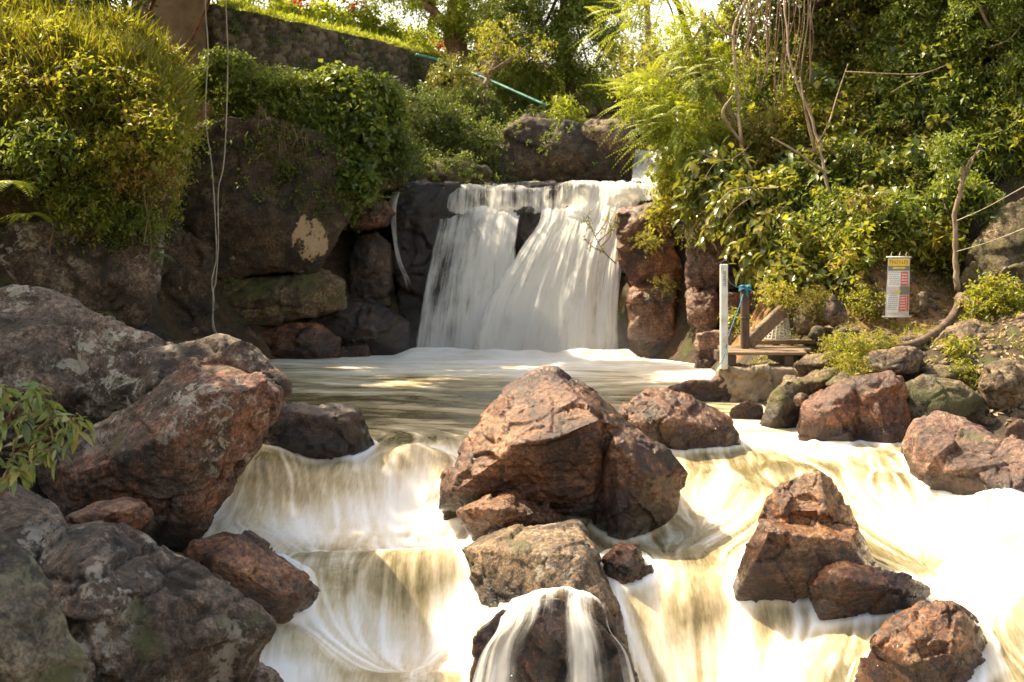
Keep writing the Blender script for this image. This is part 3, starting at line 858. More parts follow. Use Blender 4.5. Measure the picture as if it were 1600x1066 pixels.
# where rocks stand in the stream: foam piles up along their edges
rockm = np.zeros((NY, NX))
for o in SC.objects:
    if o.type == 'MESH' and o.name.split('.')[0] in ('boulder', 'cliff', 'ledge', 'platform_footing'):
        rv = mesh_np(o.data) + np.array(o.location)
        i_, j_ = ((rv[:, 0] - gx[0]) / DX).astype(int), ((rv[:, 1] - gy[0]) / DX).astype(int)
        k_ = (i_ >= 0) & (i_ < NX) & (j_ >= 0) & (j_ < NY)
        i_, j_, rv = i_[k_], j_[k_], rv[k_]
        k_ = np.abs(rv[:, 2] - ZZ[j_, i_]) < .05
        rockm[j_[k_], i_[k_]] = 1
near = np.clip(blur(rockm, 5) * 5, 0, 1)
near2 = np.clip(blur(rockm, 40) * 6, 0, 1)
# standing waves and humps over hidden stones
for px_, py_, D_, am, rx_, ry_ in [(650, 712, 12.7, .10, .38, .16), (700, 722, 12.55, .08, .2, .2), (470, 775, 12.15, .13, .30, .25), (380, 740, 12.4, .08, .3, .2), (600, 905, 10.3, .10, .55, .25), (500, 870, 10.7, .05, .4, .15),
                                  (1110, 750, 12.5, .10, .35, .25), (1230, 738, 12.75, .06, .4, .2), (1390, 750, 12.4, .08, .3, .2), (1545, 795, 11.2, .16, .30, .30), (1600, 870, 10.4, .10, .3, .3), (1480, 840, 11.2, .10, .25, .3),
                                  (1090, 925, 9.95, .10, .3, .2), (1200, 935, 9.85, .10, .22, .25), (1270, 700, 13.5, .14, .14, .14), (460, 990, 9.5, .08, .25, .2), (1010, 800, 11.7, .06, .3, .3), (620, 1030, 9.3, .07, .4, .15), (300, 830, 11.5, .06, .3, .2)]:
    c_ = P(px_, py_, D_)
    ZZ = ZZ + am * np.exp(-((XX - c_[0]) / rx_) ** 2 - ((YY - c_[1]) / ry_) ** 2)

ZZ = blur(np.pad(ZZ, 24, mode='edge'), 9)[24:-24, 24:-24]
zs_ = blur(np.pad(ZZ, 40, mode='edge'), 16)[40:-40, 40:-40]
lap = (np.gradient(np.gradient(zs_, DX, axis=0), DX, axis=0) + np.gradient(np.gradient(zs_, DX, axis=1), DX, axis=1))
# flow: down the slope, plus the general drift towards the camera; slow cross currents in the pool
gzy, gzx = np.gradient(blur(ZZ, 3), DX)
pool = sstep(13.4, 14.6, YY)
vx = -gzx * 2.2
vy = -gzy * 2.2 - 0.45
vx = vx * (1 - pool) + pool * np.where(XX > 4.5, .3, .3)
vy = vy * (1 - pool) + pool * (-0.05)
sw = fbm(np.stack([q[:, 0] * 0.55, q[:, 1] * 0.45, np.zeros(len(q))], 1), 3, 5).reshape(NY, NX)
ang = sw * (1.5 * pool + 0.45 * (1 - pool))
vx, vy = vx * np.cos(ang) - vy * np.sin(ang), vx * np.sin(ang) + vy * np.cos(ang)
sp = np.sqrt(vx ** 2 + vy ** 2) + 1e-6
ux, uy = vx / sp, vy / sp


def bil(a, x, y):
    x = np.clip(x, 0, NX - 1.001)
    y = np.clip(y, 0, NY - 1.001)
    i, j = x.astype(np.int32), y.astype(np.int32)
    fx, fy = x - i, y - j
    return (a[j, i] * (1 - fx) + a[j, i + 1] * fx) * (1 - fy) + (a[j + 1, i] * (1 - fx) + a[j + 1, i + 1] * fx) * fy


def lic(noise, steps, step):
    ii, jj = np.meshgrid(np.arange(NX, dtype=float), np.arange(NY, dtype=float))
    acc = noise.copy()
    for sg in (1, -1):
        x, y = ii.copy(), jj.copy()
        for _ in range(steps):
            xi = np.clip(x, 0, NX - 1).astype(np.int32)
            yi = np.clip(y, 0, NY - 1).astype(np.int32)
            x += sg * step * ux[yi, xi]
            y += sg * step * uy[yi, xi]
            acc += bil(noise, x, y)
    acc -= acc.mean()
    return acc / acc.std()


r2 = np.random.default_rng(3)
L1 = lic(blur(r2.standard_normal((NY, NX)), 1), 12, 1.2)
L2 = lic(blur(r2.standard_normal((NY, NX)), 7), 9, 2.2)
L3 = lic(blur(r2.standard_normal((NY, NX)), 50), 7, 4.0)


def sparse(prob, nb):
    a = blur((r2.random((NY, NX)) < prob).astype(float) * r2.uniform(.4, 1.4, (NY, NX)), nb)
    return a


def wisps(prob, nb, steps, step, top):
    a = lic(sparse(prob, nb), steps, step)
    a = a - np.percentile(a, 50)
    return np.clip(a / np.percentile(a, top), 0, 1.3)


S1 = wisps(.012, 1, 16, 1.3, 97)
S2 = wisps(.0022, 4, 20, 1.8, 96)
S3 = wisps(.0006, 11, 16, 3.2, 96)
slope = np.sqrt(gzx ** 2 + gzy ** 2)
foam = foam_at(q).reshape(NY, NX)
zb = fbm(np.stack([q[:, 0] * 1.5, q[:, 1] * 1.1, np.zeros(len(q))], 1), 5, 31).reshape(NY, NX)
lm = 0.34 * L1 + 0.50 * L2 + 0.70 * L3
lm_pool = 0.16 * L1 + 0.50 * L2 + 0.95 * L3
foam_f = (foam * .80 - .03 + .03 * L1 + .03 * L3 + .22 * S1 + .15 * S2 + .12 * S3 + .20 * zb) * (1 - pool) + (foam * .92 - .02 + .02 * L1 + .03 * L2 + .05 * L3 + .10 * S1 * foam + .16 * S2 * (foam + .2) + .16 * S3 * (foam + .2) + .20 * zb) * pool
foam_f += (1 - pool) * np.clip(lap * .07, -.13, .34)
foam_f += 0.06 * np.clip(slope - 0.3, 0, 1) + near * (.22 * (1 - pool) + .08)
churn = np.clip(foam, 0.15, 1)
ZD = ZZ + (0.001 * L1 + 0.004 * L3 + .006 * S1 + .010 * S2 + .016 * S3) * (0.3 + 0.7 * churn) * (1 - 0.55 * pool) + (0.085 + .05 * np.clip(lap * .1, 0, 1)) * zb * churn * (1 - 0.6 * pool) + .045 * near * (1 - pool)
# boil where the curtain lands
ZD += 0.16 * np.exp(-((YY - 24.45) / 0.5) ** 2) * sstep(-2.6, -1.8, XX) * (1 - sstep(2.2, 2.8, XX)) * (0.7 + 0.35 * L3)

NW = NT("river_water")
fo = NW.attr("foam")
v = NW.obj(False)
cl = NW.noise(v, 2.2, 6, 0.62)
fo2 = NW.math('ADD', fo, NW.math('MULTIPLY', NW.math('SUBTRACT', cl, 0.5), 0.26))
th = NW.noise(NW.scale(v, (1.0, 0.09, 0.25)), 46, 4, .7, .25)
fo2 = NW.math('ADD', fo2, NW.math('MULTIPLY', NW.math('MULTIPLY', NW.math('SUBTRACT', th, 0.5), NW.attr("rap")), 0.36))
thp = NW.noise(NW.scale(v, (0.35, 1.0, 1.0)), 9, 6, .68, .6)
fo2 = NW.math('ADD', fo2, NW.math('MULTIPLY', NW.math('MULTIPLY', NW.math('SUBTRACT', thp, 0.5), NW.math('SUBTRACT', 1.0, NW.attr("rap"))), 0.5))
base = NW.ramp(fo2, [(0.05, (0.078, 0.070, 0.029)), (0.26, (0.19, 0.150, 0.074)), (0.44, (0.42, 0.34, 0.20)), (0.62, (0.64, 0.57, 0.43)), (0.92, (0.83, 0.82, 0.79))])
NW.set(**{"Base Color": base, "Roughness": NW.maprange(fo2, 0.1, 0.6, 0.16, 0.8), "IOR": 1.33,
          "Subsurface Weight": NW.maprange(fo2, .2, .6, 0.0, .85), "Subsurface Scale": 0.28, "Specular IOR Level": .35})
NW.p.inputs["Subsurface Radius"].default_value = (1.0, .85, .6)
NW.l(NW.bump(NW.noise(NW.scale(v, (1.0, 0.55, 1)), 14, 4, .6), 0.12, 0.02), NW.p.inputs["Normal"])
MAT_WATER = NW.m

idx = np.arange(NX * NY).reshape(NY, NX)
fc = np.stack([idx[:-1, :-1], idx[:-1, 1:], idx[1:, 1:], idx[1:, :-1]], -1).reshape(-1, 4)
me = mesh_from("river_water", np.stack([XX, YY, ZD], -1).reshape(-1, 3), fc, {"foam": np.clip(foam_f, 0, 1).ravel(), "rap": (1 - pool).ravel()})
tag(link("river_water", me, MAT_WATER), "silky white and green-brown stream running from the pool over the rapids", kind="structure")


# ------------------------------------------------------------------ falling water: curved sheets along streamlines
NF = NT("falling_water")
fu, fv, cov, seed_a = NF.attr("fu"), NF.attr("fv"), NF.attr("cov"), NF.attr("sd")
cb = NF.n("CombineXYZ")
NF.l(fu, cb.inputs[0]); NF.l(fv, cb.inputs[1]); NF.l(seed_a, cb.inputs[2])
s1 = NF.noise(NF.scale(cb.outputs[0], (8.0, 0.55, 1)), 1.0, 3, 0.6)
s2 = NF.noise(NF.scale(cb.outputs[0], (30.0, 1.1, 1)), 1.0, 4, 0.65)
s3 = NF.noise(NF.scale(cb.outputs[0], (3.2, 1.6, 1)), 1.0, 4, 0.55)
st = NF.math('ADD', NF.math('MULTIPLY', s1, .40), NF.math('ADD', NF.math('MULTIPLY', s2, .22), NF.math('MULTIPLY', s3, .38)))
dens = NF.math('ADD', cov, NF.math('MULTIPLY', NF.math('SUBTRACT', st, 0.5), 3.0))
al = NF.maprange(dens, 0.05, 0.85)
colr = NF.ramp(NF.math('ADD', NF.math('MULTIPLY', st, .6), NF.math('MULTIPLY', cov, 0.3)), [(0.22, (0.62, 0.60, 0.53)), (0.42, (0.84, 0.83, 0.79)), (0.6, (0.93, 0.925, 0.90))])
NF.set(**{"Base Color": colr, "Roughness": 0.7, "Alpha": al, "Specular IOR Level": 0.25})
tr = NF.n("BsdfTranslucent")
tr.inputs[0].default_value = (0.86, 0.84, 0.78, 1)
mx = NF.n("MixShader"); mx.inputs[0].default_value = 0.5
tp = NF.n("BsdfTransparent")
mx2 = NF.n("MixShader")
NF.set(Alpha=1.0)
for ln in list(NF.p.inputs["Alpha"].links):
    NF.t.links.remove(ln)
NF.p.inputs["Alpha"].default_value = 1.0
NF.l(NF.p.outputs[0], mx.inputs[1]); NF.l(tr.outputs[0], mx.inputs[2])
NF.l(al, mx2.inputs[0]); NF.l(tp.outputs[0], mx2.inputs[1]); NF.l(mx.outputs[0], mx2.inputs[2])
NF.l(mx2.outputs[0], NF.out.inputs["Surface"])
NF.l(NF.bump(NF.math('ADD', s1, NF.math('MULTIPLY', s2, .3)), 0.14, 0.03), NF.p.inputs["Normal"])
MAT_FALL = NF.m


def sheet(name, lines, nu=160, nv=90, cov=0.8, cov_fn=None, ripple=0.04, seed=0, parent=None, edge=0.08, ends=(0.03, 0.06), uscale=None, folds=0.0, drape=None, jagged=.05):
    """Water sheet spanned by streamlines (lists of photo points with depth), each sampled as a smooth curve."""
    S = np.array([spline([P(*k) for k in ln], nv) for ln in lines])          # (k, nv, 3)
    G = np.stack([spline(S[:, j], nu) for j in range(nv)], 1)                 # (nu, nv, 3)
    u = np.linspace(0, 1, nu)[:, None] * np.ones((1, nv))
    width = np.linalg.norm(np.diff(S[:, nv // 2], axis=0), axis=1).sum()
    seg = np.linalg.norm(np.diff(G, axis=1), axis=2)
    vlen = np.concatenate([np.zeros((nu, 1)), np.cumsum(seg, 1)], 1)
    fu = u * (uscale or width)
    tu = np.gradient(G, axis=0)
    tv = np.gradient(G, axis=1)
    n = unit(np.cross(tu, tv))
    n *= np.sign(-(n[..., 1:2]) + 1e-9)
    k = np.stack([fu.ravel() * 5, vlen.ravel() * 0.5, np.full(fu.size, seed * 3.7)], 1)
    rp = fbm(k, 4, seed + 3).reshape(nu, nv)
    G = G + n * (ripple * rp)[..., None]
    if folds:
        fk = np.stack([fu.ravel() * 1.5, vlen.ravel() * .22, np.full(fu.size, seed * 2.9)], 1)
        fd = fbm(fk, 3, seed + 13).reshape(nu, nv) * np.linspace(.35, 1, nv)[None]
        G = G + n * (folds * fd)[..., None]
    if drape is not None:
        gi, gj = (G[..., 0] - gx[0]) / DX, (G[..., 1] - gy[0]) / DX
        G[..., 2] = bil(ZD, gi, gj) + drape + ripple * .6 * rp
    t = np.linspace(0, 1, nv)[None] * np.ones((nu, 1))
    jag = jagged * fbm(np.stack([fu.ravel() * 6, np.zeros(fu.size), np.full(fu.size, seed * 1.3)], 1), 3, seed + 8).reshape(nu, nv)
    c = cov if cov_fn is None else cov_fn(u, t)
    c = c * np.ones_like(u)
    if edge:
        c = c - 1.6 * (1 - sstep(0, edge, u)) - 1.6 * (1 - sstep(0, edge, 1 - u))
    if ends[0]:
        c = c - 1.6 * (1 - sstep(0, ends[0], t + jag))
    if ends[1]:
        c = c - 1.6 * (1 - sstep(0, ends[1], 1 - t + jag))
    ix = np.arange(nu * nv).reshape(nu, nv)
    f = np.stack([ix[:-1, :-1], ix[1:, :-1], ix[1:, 1:], ix[:-1, 1:]], -1).reshape(-1, 4)
    me = mesh_from(name, G.reshape(-1, 3), f, {"fu": fu.ravel(), "fv": vlen.ravel(), "cov": c.ravel(), "sd": np.full(fu.size, seed * 7.3)})
    return link(name, me, MAT_FALL, parent)


wf = bpy.data.objects.new("waterfall", None)
COL.objects.link(wf)
tag(wf, "broad white waterfall pouring over the dark ledge into the pool", kind="structure")
left_lines = [
    [(684, 316, 26.5), (678, 345, 26.1), (664, 415, 25.7), (650, 485, 25.35), (637, 566, 25.0)],
    [(720, 322, 26.4), (713, 345, 26.0), (699, 412, 25.55), (689, 482, 25.2), (681, 566, 24.9)],
    [(758, 322, 26.35), (750, 345, 25.95), (736, 410, 25.45), (727, 480, 25.1), (720, 566, 24.8)],
    [(792, 322, 26.3), (787, 345, 25.9), (778, 410, 25.4), (770, 480, 25.02), (763, 566, 24.75)],
    [(820, 322, 26.2), (815, 350, 25.8), (811, 410, 25.3), (810, 480, 24.95), (810, 566, 24.7)],
]
right_lines = [
    [(838, 326, 26.1), (832, 352, 25.75), (800, 398, 25.35), (752, 470, 24.95), (722, 562, 24.55)],
    [(868, 326, 26.15), (862, 350, 25.8), (836, 405, 25.25), (802, 480, 24.85), (784, 562, 24.5)],
    [(905, 318, 26.2), (898, 345, 25.85), (880, 410, 25.2), (862, 480, 24.75), (850, 562, 24.4)],
    [(945, 310, 26.25), (938, 340, 25.85), (922, 410, 25.15), (912, 480, 24.7), (908, 562, 24.4)],
    [(985, 302, 26.3), (972, 335, 25.9), (955, 410, 25.2), (948, 480, 24.8), (946, 562, 24.5)],
    [(1010, 300, 26.4), (992, 335, 26.0), (974, 410, 25.4), (968, 480, 25.0), (966, 562, 24.75)],
]
sheet("falling_curtain", left_lines, 220, 110, cov_fn=lambda u, t: 0.48 + 0.34 * sstep(0.30, .62, u) + 0.20 * (1 - sstep(0, .35, t)) + 0.25 * sstep(.7, 1, t), ripple=.06, seed=1, parent=wf, edge=.08, folds=.30, ends=(.03, 0))
sheet("falling_curtain", [[(a, b, d + .14) for a, b, d in ln] for ln in left_lines], 160, 90, cov_fn=lambda u, t: .18 + .45 * sstep(.15, .5, u), ripple=.05, seed=2, parent=wf, edge=.1, ends=(.03, 0))
sheet("falling_curtain", right_lines, 240, 110, cov_fn=lambda u, t: 0.92 - .25 * (1 - sstep(0, .2, u)) * (1 - sstep(.2, .5, t)), ripple=.09, seed=3, parent=wf, edge=.10, folds=.38, ends=(.03, 0))
sheet("falling_curtain", [[(a + 3, b, d + .16) for a, b, d in ln] for ln in right_lines], 160, 90, cov=.85, ripple=.06, seed=4, parent=wf, edge=.06, folds=.2, ends=(.03, 0))
# upper step: from the lip down to the ledge, lumpy over hidden stones
up = []
for i in range(25):
    f_ = i / 24
    xt = 682 + 362 * f_
    yt = np.interp(xt, [680, 720, 790, 835, 900, 1000, 1050], [303, 290, 291, 296, 285, 288, 292])
    yb = np.interp(xt, [680, 740, 800, 850, 900, 1000, 1050], [328, 336, 328, 334, 326, 312, 312])
    s_ = abs(math.sin(f_ * 13.0 + .4))
    fw = .10 + .42 * s_
    up.append([(xt, yt + 1, 27.6), (xt, yt - 1 - 2 * s_, 27.0), (xt - 1, yt + 3 - 2 * s_, 26.75 - fw), (xt - 2, yt * .5 + yb * .5, 26.55 - fw), (xt - 3, yb - 3, 26.35 - fw * .6), (xt - 3, yb + 8, 26.1)])
sheet("upper_step", up, 260, 50, cov_fn=lambda u, t: .50 + .35 * sstep(.5, .9, u) + .3 * sstep(.5, 1, t) - .45 * np.exp(-((u - .5) / .05) ** 2) * (1 - t), ripple=.08, seed=5, parent=wf, edge=.03, ends=(.05, .22), jagged=.12)
sheet("lip_flow", [[(670 + 34 * i, 286 - 2 * (i % 3), 29.5), (672 + 34 * i, 287 + (i % 2), 28.3), (676 + 33 * i, 290 + 2 * (i % 2), 27.2), (678 + 33 * i, 300, 26.9)] for i in range(12)], 160, 40, cov=.55, ripple=.05, seed=9, parent=wf, edge=.06, ends=(.1, .1))
# chute that comes in from the upper right behind the masonry
sheet("upper_chute", [
    [(984, 232, 30.5), (986, 255, 29.8), (984, 285, 28.6), (978, 305, 27.0)],
    [(1000, 233, 30.5), (1004, 255, 29.7), (1006, 285, 28.4), (1000, 306, 26.8)],
    [(1025, 236, 30.4), (1030, 258, 29.5), (1028, 285, 28.0), (1016, 308, 26.6)],
    [(1055, 240, 30.2), (1058, 262, 29.2), (1052, 290, 27.6), (1034, 312, 26.4)],
], 100, 70, cov=.85, ripple=.07, seed=6, parent=wf, edge=.06, ends=(.02, .08))
# thin trickle at the left
sheet("side_trickle", [
    [(612, 292, 26.3), (606, 312, 26.1), (608, 350, 25.9), (617, 405, 25.75), (630, 450, 25.6), (634, 505, 25.3)],
    [(624, 290, 26.3), (616, 312, 26.0), (616, 350, 25.85), (624, 405, 25.7), (640, 448, 25.5), (642, 505, 25.25)],
    [(634, 292, 26.3), (624, 315, 26.05), (622, 350, 25.9), (630, 405, 25.75), (650, 452, 25.55), (652, 500, 25.3)],
], 50, 90, cov_fn=lambda u, t: .42 + 0 * u, ripple=.03, seed=7, parent=wf, edge=.25, ends=(.08, .25))
# thin veil over the dark rock at the bottom of the picture
veil = []
for xt, yt, x1, y1, xm, ym, xb, yb in [(792, 962, 770, 985, 742, 1030, 715, 1110), (815, 950, 795, 970, 770, 1020, 752, 1120), (845, 940, 832, 958, 815, 1010, 805, 1120), (875, 936, 870, 952, 865, 1000, 862, 1120),
                                       (900, 938, 905, 955, 915, 1005, 922, 1120), (925, 948, 938, 968, 960, 1015, 980, 1120), (945, 965, 962, 988, 990, 1035, 1012, 1120)]:
    veil.append([(xt, yt - 22, 9.8), (x1 + (xt - x1) * .5, y1 - 26, 9.3), (x1, y1 + 6, 8.93), (xm, ym, 8.78), (xb, yb, 8.58)])
sheet("water_veil", veil, 220, 90, cov_fn=lambda u, t: 0.30 + .75 * (1 - sstep(.05, .34, t)) + .55 * (1 - sstep(.1, .3, u)) + .28 * np.cos(u * 17 + 2 * t) - .25 * np.exp(-((u - .45) / .16) ** 2) * sstep(.3, .6, t) , ripple=.05, seed=8, parent=wf, edge=.07, ends=(.06, .01))

# fine spray hanging at the foot of the fall
bm = bmesh.new()
bmesh.ops.create_uvsphere(bm, u_segments=32, v_segments=20, radius=1.0)
me = bpy.data.meshes.new("spray")
bm.to_mesh(me)
bm.free()
N = NT("spray_air")
tc = N.n("TexCoord").outputs["Object"]
ln = N.n("VectorMath", operation='LENGTH')
N.l(tc, ln.inputs[0])
dn_ = N.math('MULTIPLY', N.maprange(ln.outputs["Value"], 1.0, .25), N.math('MULTIPLY', N.maprange(N.noise(tc, 1.6, 3, .6), .35, .65, .3, 1.0), .42))
vs_ = N.n("VolumeScatter")
vs_.inputs["Color"].default_value = (1, .98, .94, 1)
vs_.inputs["Anisotropy"].default_value = .2
N.l(dn_, vs_.inputs["Density"])
for l_ in list(N.out.inputs["Surface"].links):
    N.t.links.remove(l_)
N.l(vs_.outputs[0], N.out.inputs["Volume"])
o = link("spray", me, N.m, None, (.15, 24.2, .25))
o.scale = (3.2, 1.3, 1.15)
tag(o, "fine white spray hanging at the foot of the fall", kind="stuff")
# ------------------------------------------------------------------ ground: one sheet, river bed, banks and the plateau beyond
GP = [(-4.7, 11.3, .25), (-4.1, 9.6, .1), (-3.5, 8, .05), (-3.1, 6.5, 0), (-2.8, 5, .1), (-5.5, 9, .7), (-5, 6.5, .6), (-7.5, 8, .4), (-7.0, 12, .8), (-7.2, 16, 1.2), (-7.3, 19, 1.6), (-8.0, 21, 2.6), (-10, 9, 2.6), (-10, 14, 3.6), (-10, 19, 4.4), (-14, 10, 5), (-15, 18, 6), (-20, 12, 7), (-20, 25, 7.5),
      (-8.5, 25, 5.5), (-7, 28, 6.6), (-5, 29, 6.0), (-2.5, 30.5, 5.5), (-1, 33, 5.4), (-3, 36, 7.1), (-8, 33, 7.2), (0, 37, 7.0), (3, 38.5, 6.5), (-12, 30, 7.5),
      (3.2, 29, 2.9), (3.6, 32, 3.2), (3.8, 36, 3.3), (1.5, 30.5, 3.2),
      (3.5, 15.6, -.1), (4.2, 16.3, .35), (4.2, 18, .5), (3.4,20,-.2),(3.2,22,-.4),(2.8,23.5,-.5), (5.5, 17.2, .85), (5.7, 18.2, 1.0), (7, 17, 1.3), (5.6, 19.2, 1.9), (7, 20.2, 2.4), (7.8, 18.6, 1.1), (9, 18, 2.2), (5, 20.5, 2.4), (6, 22, 4.0), (4.6, 22.5, 1.8), (3.9, 24.6, 2.4), (3.4, 26, 3.0), (4.2, 27, 4.0), (5, 25, 5),
      (8, 22, 6), (10, 20, 6.2), (12, 15, 4.5), (9, 13, 1.2), (6.4, 14.5, .35), (5, 14.8, .05), (7, 12, .1), (9, 9, .8), (12, 8, 3), (10, 30, 6.5), (6, 32, 5.2), (8, 40, 6.3), (18, 20, 9), (20, 35, 10),
      (-8, 4, .4), (8, 4, .2), (0, 3, -2.2), (0, 9, -1.8), (-2.4, 9.3, -1.5), (3, 9, -1.8), (0, 12, -1.1), (-2.6, 12, -1.1), (3, 12, -.9), (0, 16, -.8), (-3, 16, -.8), (2.3, 16, -.6), (-3, 20, -.8), (1, 20, -.8), (3, 20, -.5), (-5.5, 20, -.5), (-4, 24, -.6), (0, 24, -.6), (2.5, 24, -.5), (0, 26, -.6)]
GPA = np.array(GP, float)
gfun = rbf(GPA[:, :2], GPA[:, 2], 0.8)


def ground_z(x, y):
    q = np.stack([np.ravel(x), np.ravel(y)], 1)
    return np.clip(gfun(q), -2.4, 9.5).reshape(np.shape(x))


ax = np.concatenate([-np.geomspace(18, 400, 26)[::-1], np.arange(-17.8, 18, 0.16), np.geomspace(18.1, 400, 26)])
ay = np.concatenate([[-300, -120, -50, -20, -8, -2, 2], np.arange(3, 44, 0.16), np.geomspace(44.2, 450, 28)])
AX, AY = np.meshgrid(ax, ay)
AZ = ground_z(np.clip(AX, -20, 20), np.clip(AY, 3, 46))
far = np.clip((np.hypot(AX, AY - 20) - 30) / 200, 0, 1)
AZ = AZ * (1 - far) + 8.5 * far
qq = np.stack([AX.ravel(), AY.ravel(), AZ.ravel()], 1)
AZ = AZ + (0.20 * fbm(qq * 0.9, 5, 77) + 0.05 * fbm(qq * 5.0, 3, 78)).reshape(AZ.shape)
bare = np.zeros(AX.shape)
for px_, py_, D_, r_ in [(1440, 430, 18.6, .75), (1370, 440, 18.6, .5), (1480, 400, 19, .5), (1180, 400, 21, .7), (1405, 500, 18, .6), (1330, 500, 17.6, .6), (1340, 300, 21, .5), (1320, 165, 22.5, .4)]:
    c_ = P(px_, py_, D_)
    bare = np.maximum(bare, 1 - sstep(.6, 1.2, np.hypot(AX - c_[0], AY - c_[1]) / r_))
ix = np.arange(AX.size).reshape(AX.shape)
fc = np.stack([ix[:-1, :-1], ix[:-1, 1:], ix[1:, 1:], ix[1:, :-1]], -1).reshape(-1, 4)
NG = NT("bank_soil")
v = NG.obj(False)
a, b, c3 = NG.noise(v, .8, 6, .6), NG.noise(v, 6, 8, .7), NG.noise(v, 40, 4, .7)
c = NG.ramp(NG.math('ADD', NG.math('MULTIPLY', a, .5), NG.math('MULTIPLY', b, .5)), [(.36, (.016, .011, .006)), (.47, (.040, .026, .013)), (.56, (.085, .050, .024)), (.68, (.17, .10, .05))])
c = NG.mix(NG.maprange(NG.noise(v, 1.7, 6, .7), .52, .62), c, (.06, .065, .014))
c = NG.mix(1.0, c, NG.ramp(c3, [(.3, .5), (.5, 1.0), (.7, 1.4)]), 'MULTIPLY')
c = NG.mix(NG.math('MULTIPLY', NG.attr('bare'), NG.maprange(b, .3, .6)), c, NG.mix(c3, (.42, .22, .085), (.24, .11, .04)))
NG.set(**{"Base Color": c, "Roughness": .9})
NG.l(NG.bump(c3, .6, .03, NG.bump(b, .7, .08)), NG.p.inputs["Normal"])
ground_me = mesh_from("ground", np.stack([AX, AY, AZ], -1).reshape(-1, 3), fc, {"bare": bare.ravel()})
tag(link("ground", ground_me, NG.m), "brown soil of the river banks and the land beyond", kind="structure")


# ------------------------------------------------------------------ masonry retaining wall (curved) and the dam
def stone_mat(name, stone, mortar):
    N = NT(name)
    v = N.obj(False)
    m, t = N.attr("mortar"), N.attr("tint")
    st = N.mix(N.noise(v, 2.5, 8, .7), tuple(c * .45 for c in stone), tuple(min(1, c * 1.35) for c in stone))
    st = N.mix(1.0, st, N.ramp(t, [(0, .55), (1, 1.3)]), 'MULTIPLY')
    c = N.mix(m, st, mortar)
    c = N.mix(N.maprange(N.noise(v, 1.1, 8, .72), .46, .60), c, (.035, .032, .012))
    c = N.mix(1.0, c, N.ramp(N.noise(v, 30, 5, .7), [(.3, .55), (.5, 1.0), (.7, 1.3)]), 'MULTIPLY')
    N.set(**{"Base Color": c, "Roughness": .9})
    N.l(N.bump(N.noise(v, 18, 6, .7), .6, .03), N.p.inputs["Normal"])
    return N.m


def masonry(name, label, path, ztop, zbot, thick, sx, sz, mat, res=.05, seed=0, cap=None):
    """Rubble wall following a plan path (x, y): front face of bulging stones, back face, flat top."""
    pl = spline(path, 400)
    L = np.concatenate([[0], np.cumsum(np.linalg.norm(np.diff(pl, axis=0), axis=1))])
    s = np.arange(0, L[-1], res)
    cx, cy = np.interp(s, L, pl[:, 0]), np.interp(s, L, pl[:, 1])
    z = np.arange(zbot, ztop + 1e-6, res)
    S, Z = np.meshgrid(s, z)
    row = np.floor(Z / sz)
    f1, f2, off, hid = worley(np.stack([S.ravel() / sx + 0.37 * (row.ravel() % 2), Z.ravel() / sz, np.full(S.size, seed + .5)], 1), seed)
    ed = (f2 - f1).reshape(S.shape)
    tint = ((hid & np.uint32(255)) / 255.0).reshape(S.shape)
    bul = 0.07 * sstep(0.03, 0.3, ed) + 0.03 * tint + 0.02 * fbm(np.stack([S.ravel() * 5, Z.ravel() * 5, np.zeros(S.size)], 1), 4, seed).reshape(S.shape)
    tx, ty = np.gradient(cx), np.gradient(cy)
    n = unit(np.stack([ty, -tx], 1))
    X = cx[None] + n[None, :, 0] * bul
    Y = cy[None] + n[None, :, 1] * bul
    zt = Z + 0.05 * fbm(np.stack([S.ravel() * .8, np.zeros(S.size), np.zeros(S.size)], 1), 3, seed + 2).reshape(S.shape) * (Z > ztop - .4)
    nz, ns = S.shape
    front = np.stack([X, Y, zt], -1).reshape(-1, 3)
    back = np.stack([np.broadcast_to(cx[None] - n[None, :, 0] * thick, S.shape), np.broadcast_to(cy[None] - n[None, :, 1] * thick, S.shape), zt], -1).reshape(-1, 3)
    i = np.arange(nz * ns).reshape(nz, ns)
    f = np.stack([i[:-1, :-1], i[:-1, 1:], i[1:, 1:], i[1:, :-1]], -1).reshape(-1, 4)
    o = nz * ns
    top = np.stack([i[-1, :-1], i[-1, 1:], i[-1, 1:] + o, i[-1, :-1] + o], -1)
    e0 = np.stack([i[:-1, 0], i[1:, 0], i[1:, 0] + o, i[:-1, 0] + o], -1)
    e1 = np.stack([i[1:, -1], i[:-1, -1], i[:-1, -1] + o, i[1:, -1] + o], -1)
    mo = (1 - sstep(.02, .12, ed)).ravel()
    me = mesh_from(name, np.vstack([front, back]), np.vstack([f, f[:, ::-1] + o, top, e0, e1]),
                   {"mortar": np.concatenate([mo, mo]), "tint": np.concatenate([tint.ravel()] * 2)})
    return tag(link(name, me, mat), label, "wall")


def pl(px, py, D):
    a = P(px, py, D)
    return (a[0], a[1])


M_STONE = stone_mat("rubble_stone", (.165, .122, .078), (.035, .026, .015))
M_DAM = stone_mat("dam_stone", (.34, .22, .12), (.035, .024, .013))
masonry("retaining_wall", "long curved mossy rubble stone wall topped by sunlit plants above the pool", [pl(330, 60, 27.0), pl(430, 60, 28.6), pl(560, 80, 31.0), pl(650, 100, 33.4), pl(720, 120, 36)], 7.52, 4.2, .5, .34, .24, M_STONE, seed=3)
masonry("dam_wall", "lit masonry dam wall with grassy top right of the fall's head", [pl(890, 200, 35.5), pl(940, 200, 35.6), pl(1010, 200, 35.6), pl(1040, 200, 35.6)], 6.65, 3.0, .8, .62, .40, M_DAM, seed=9)

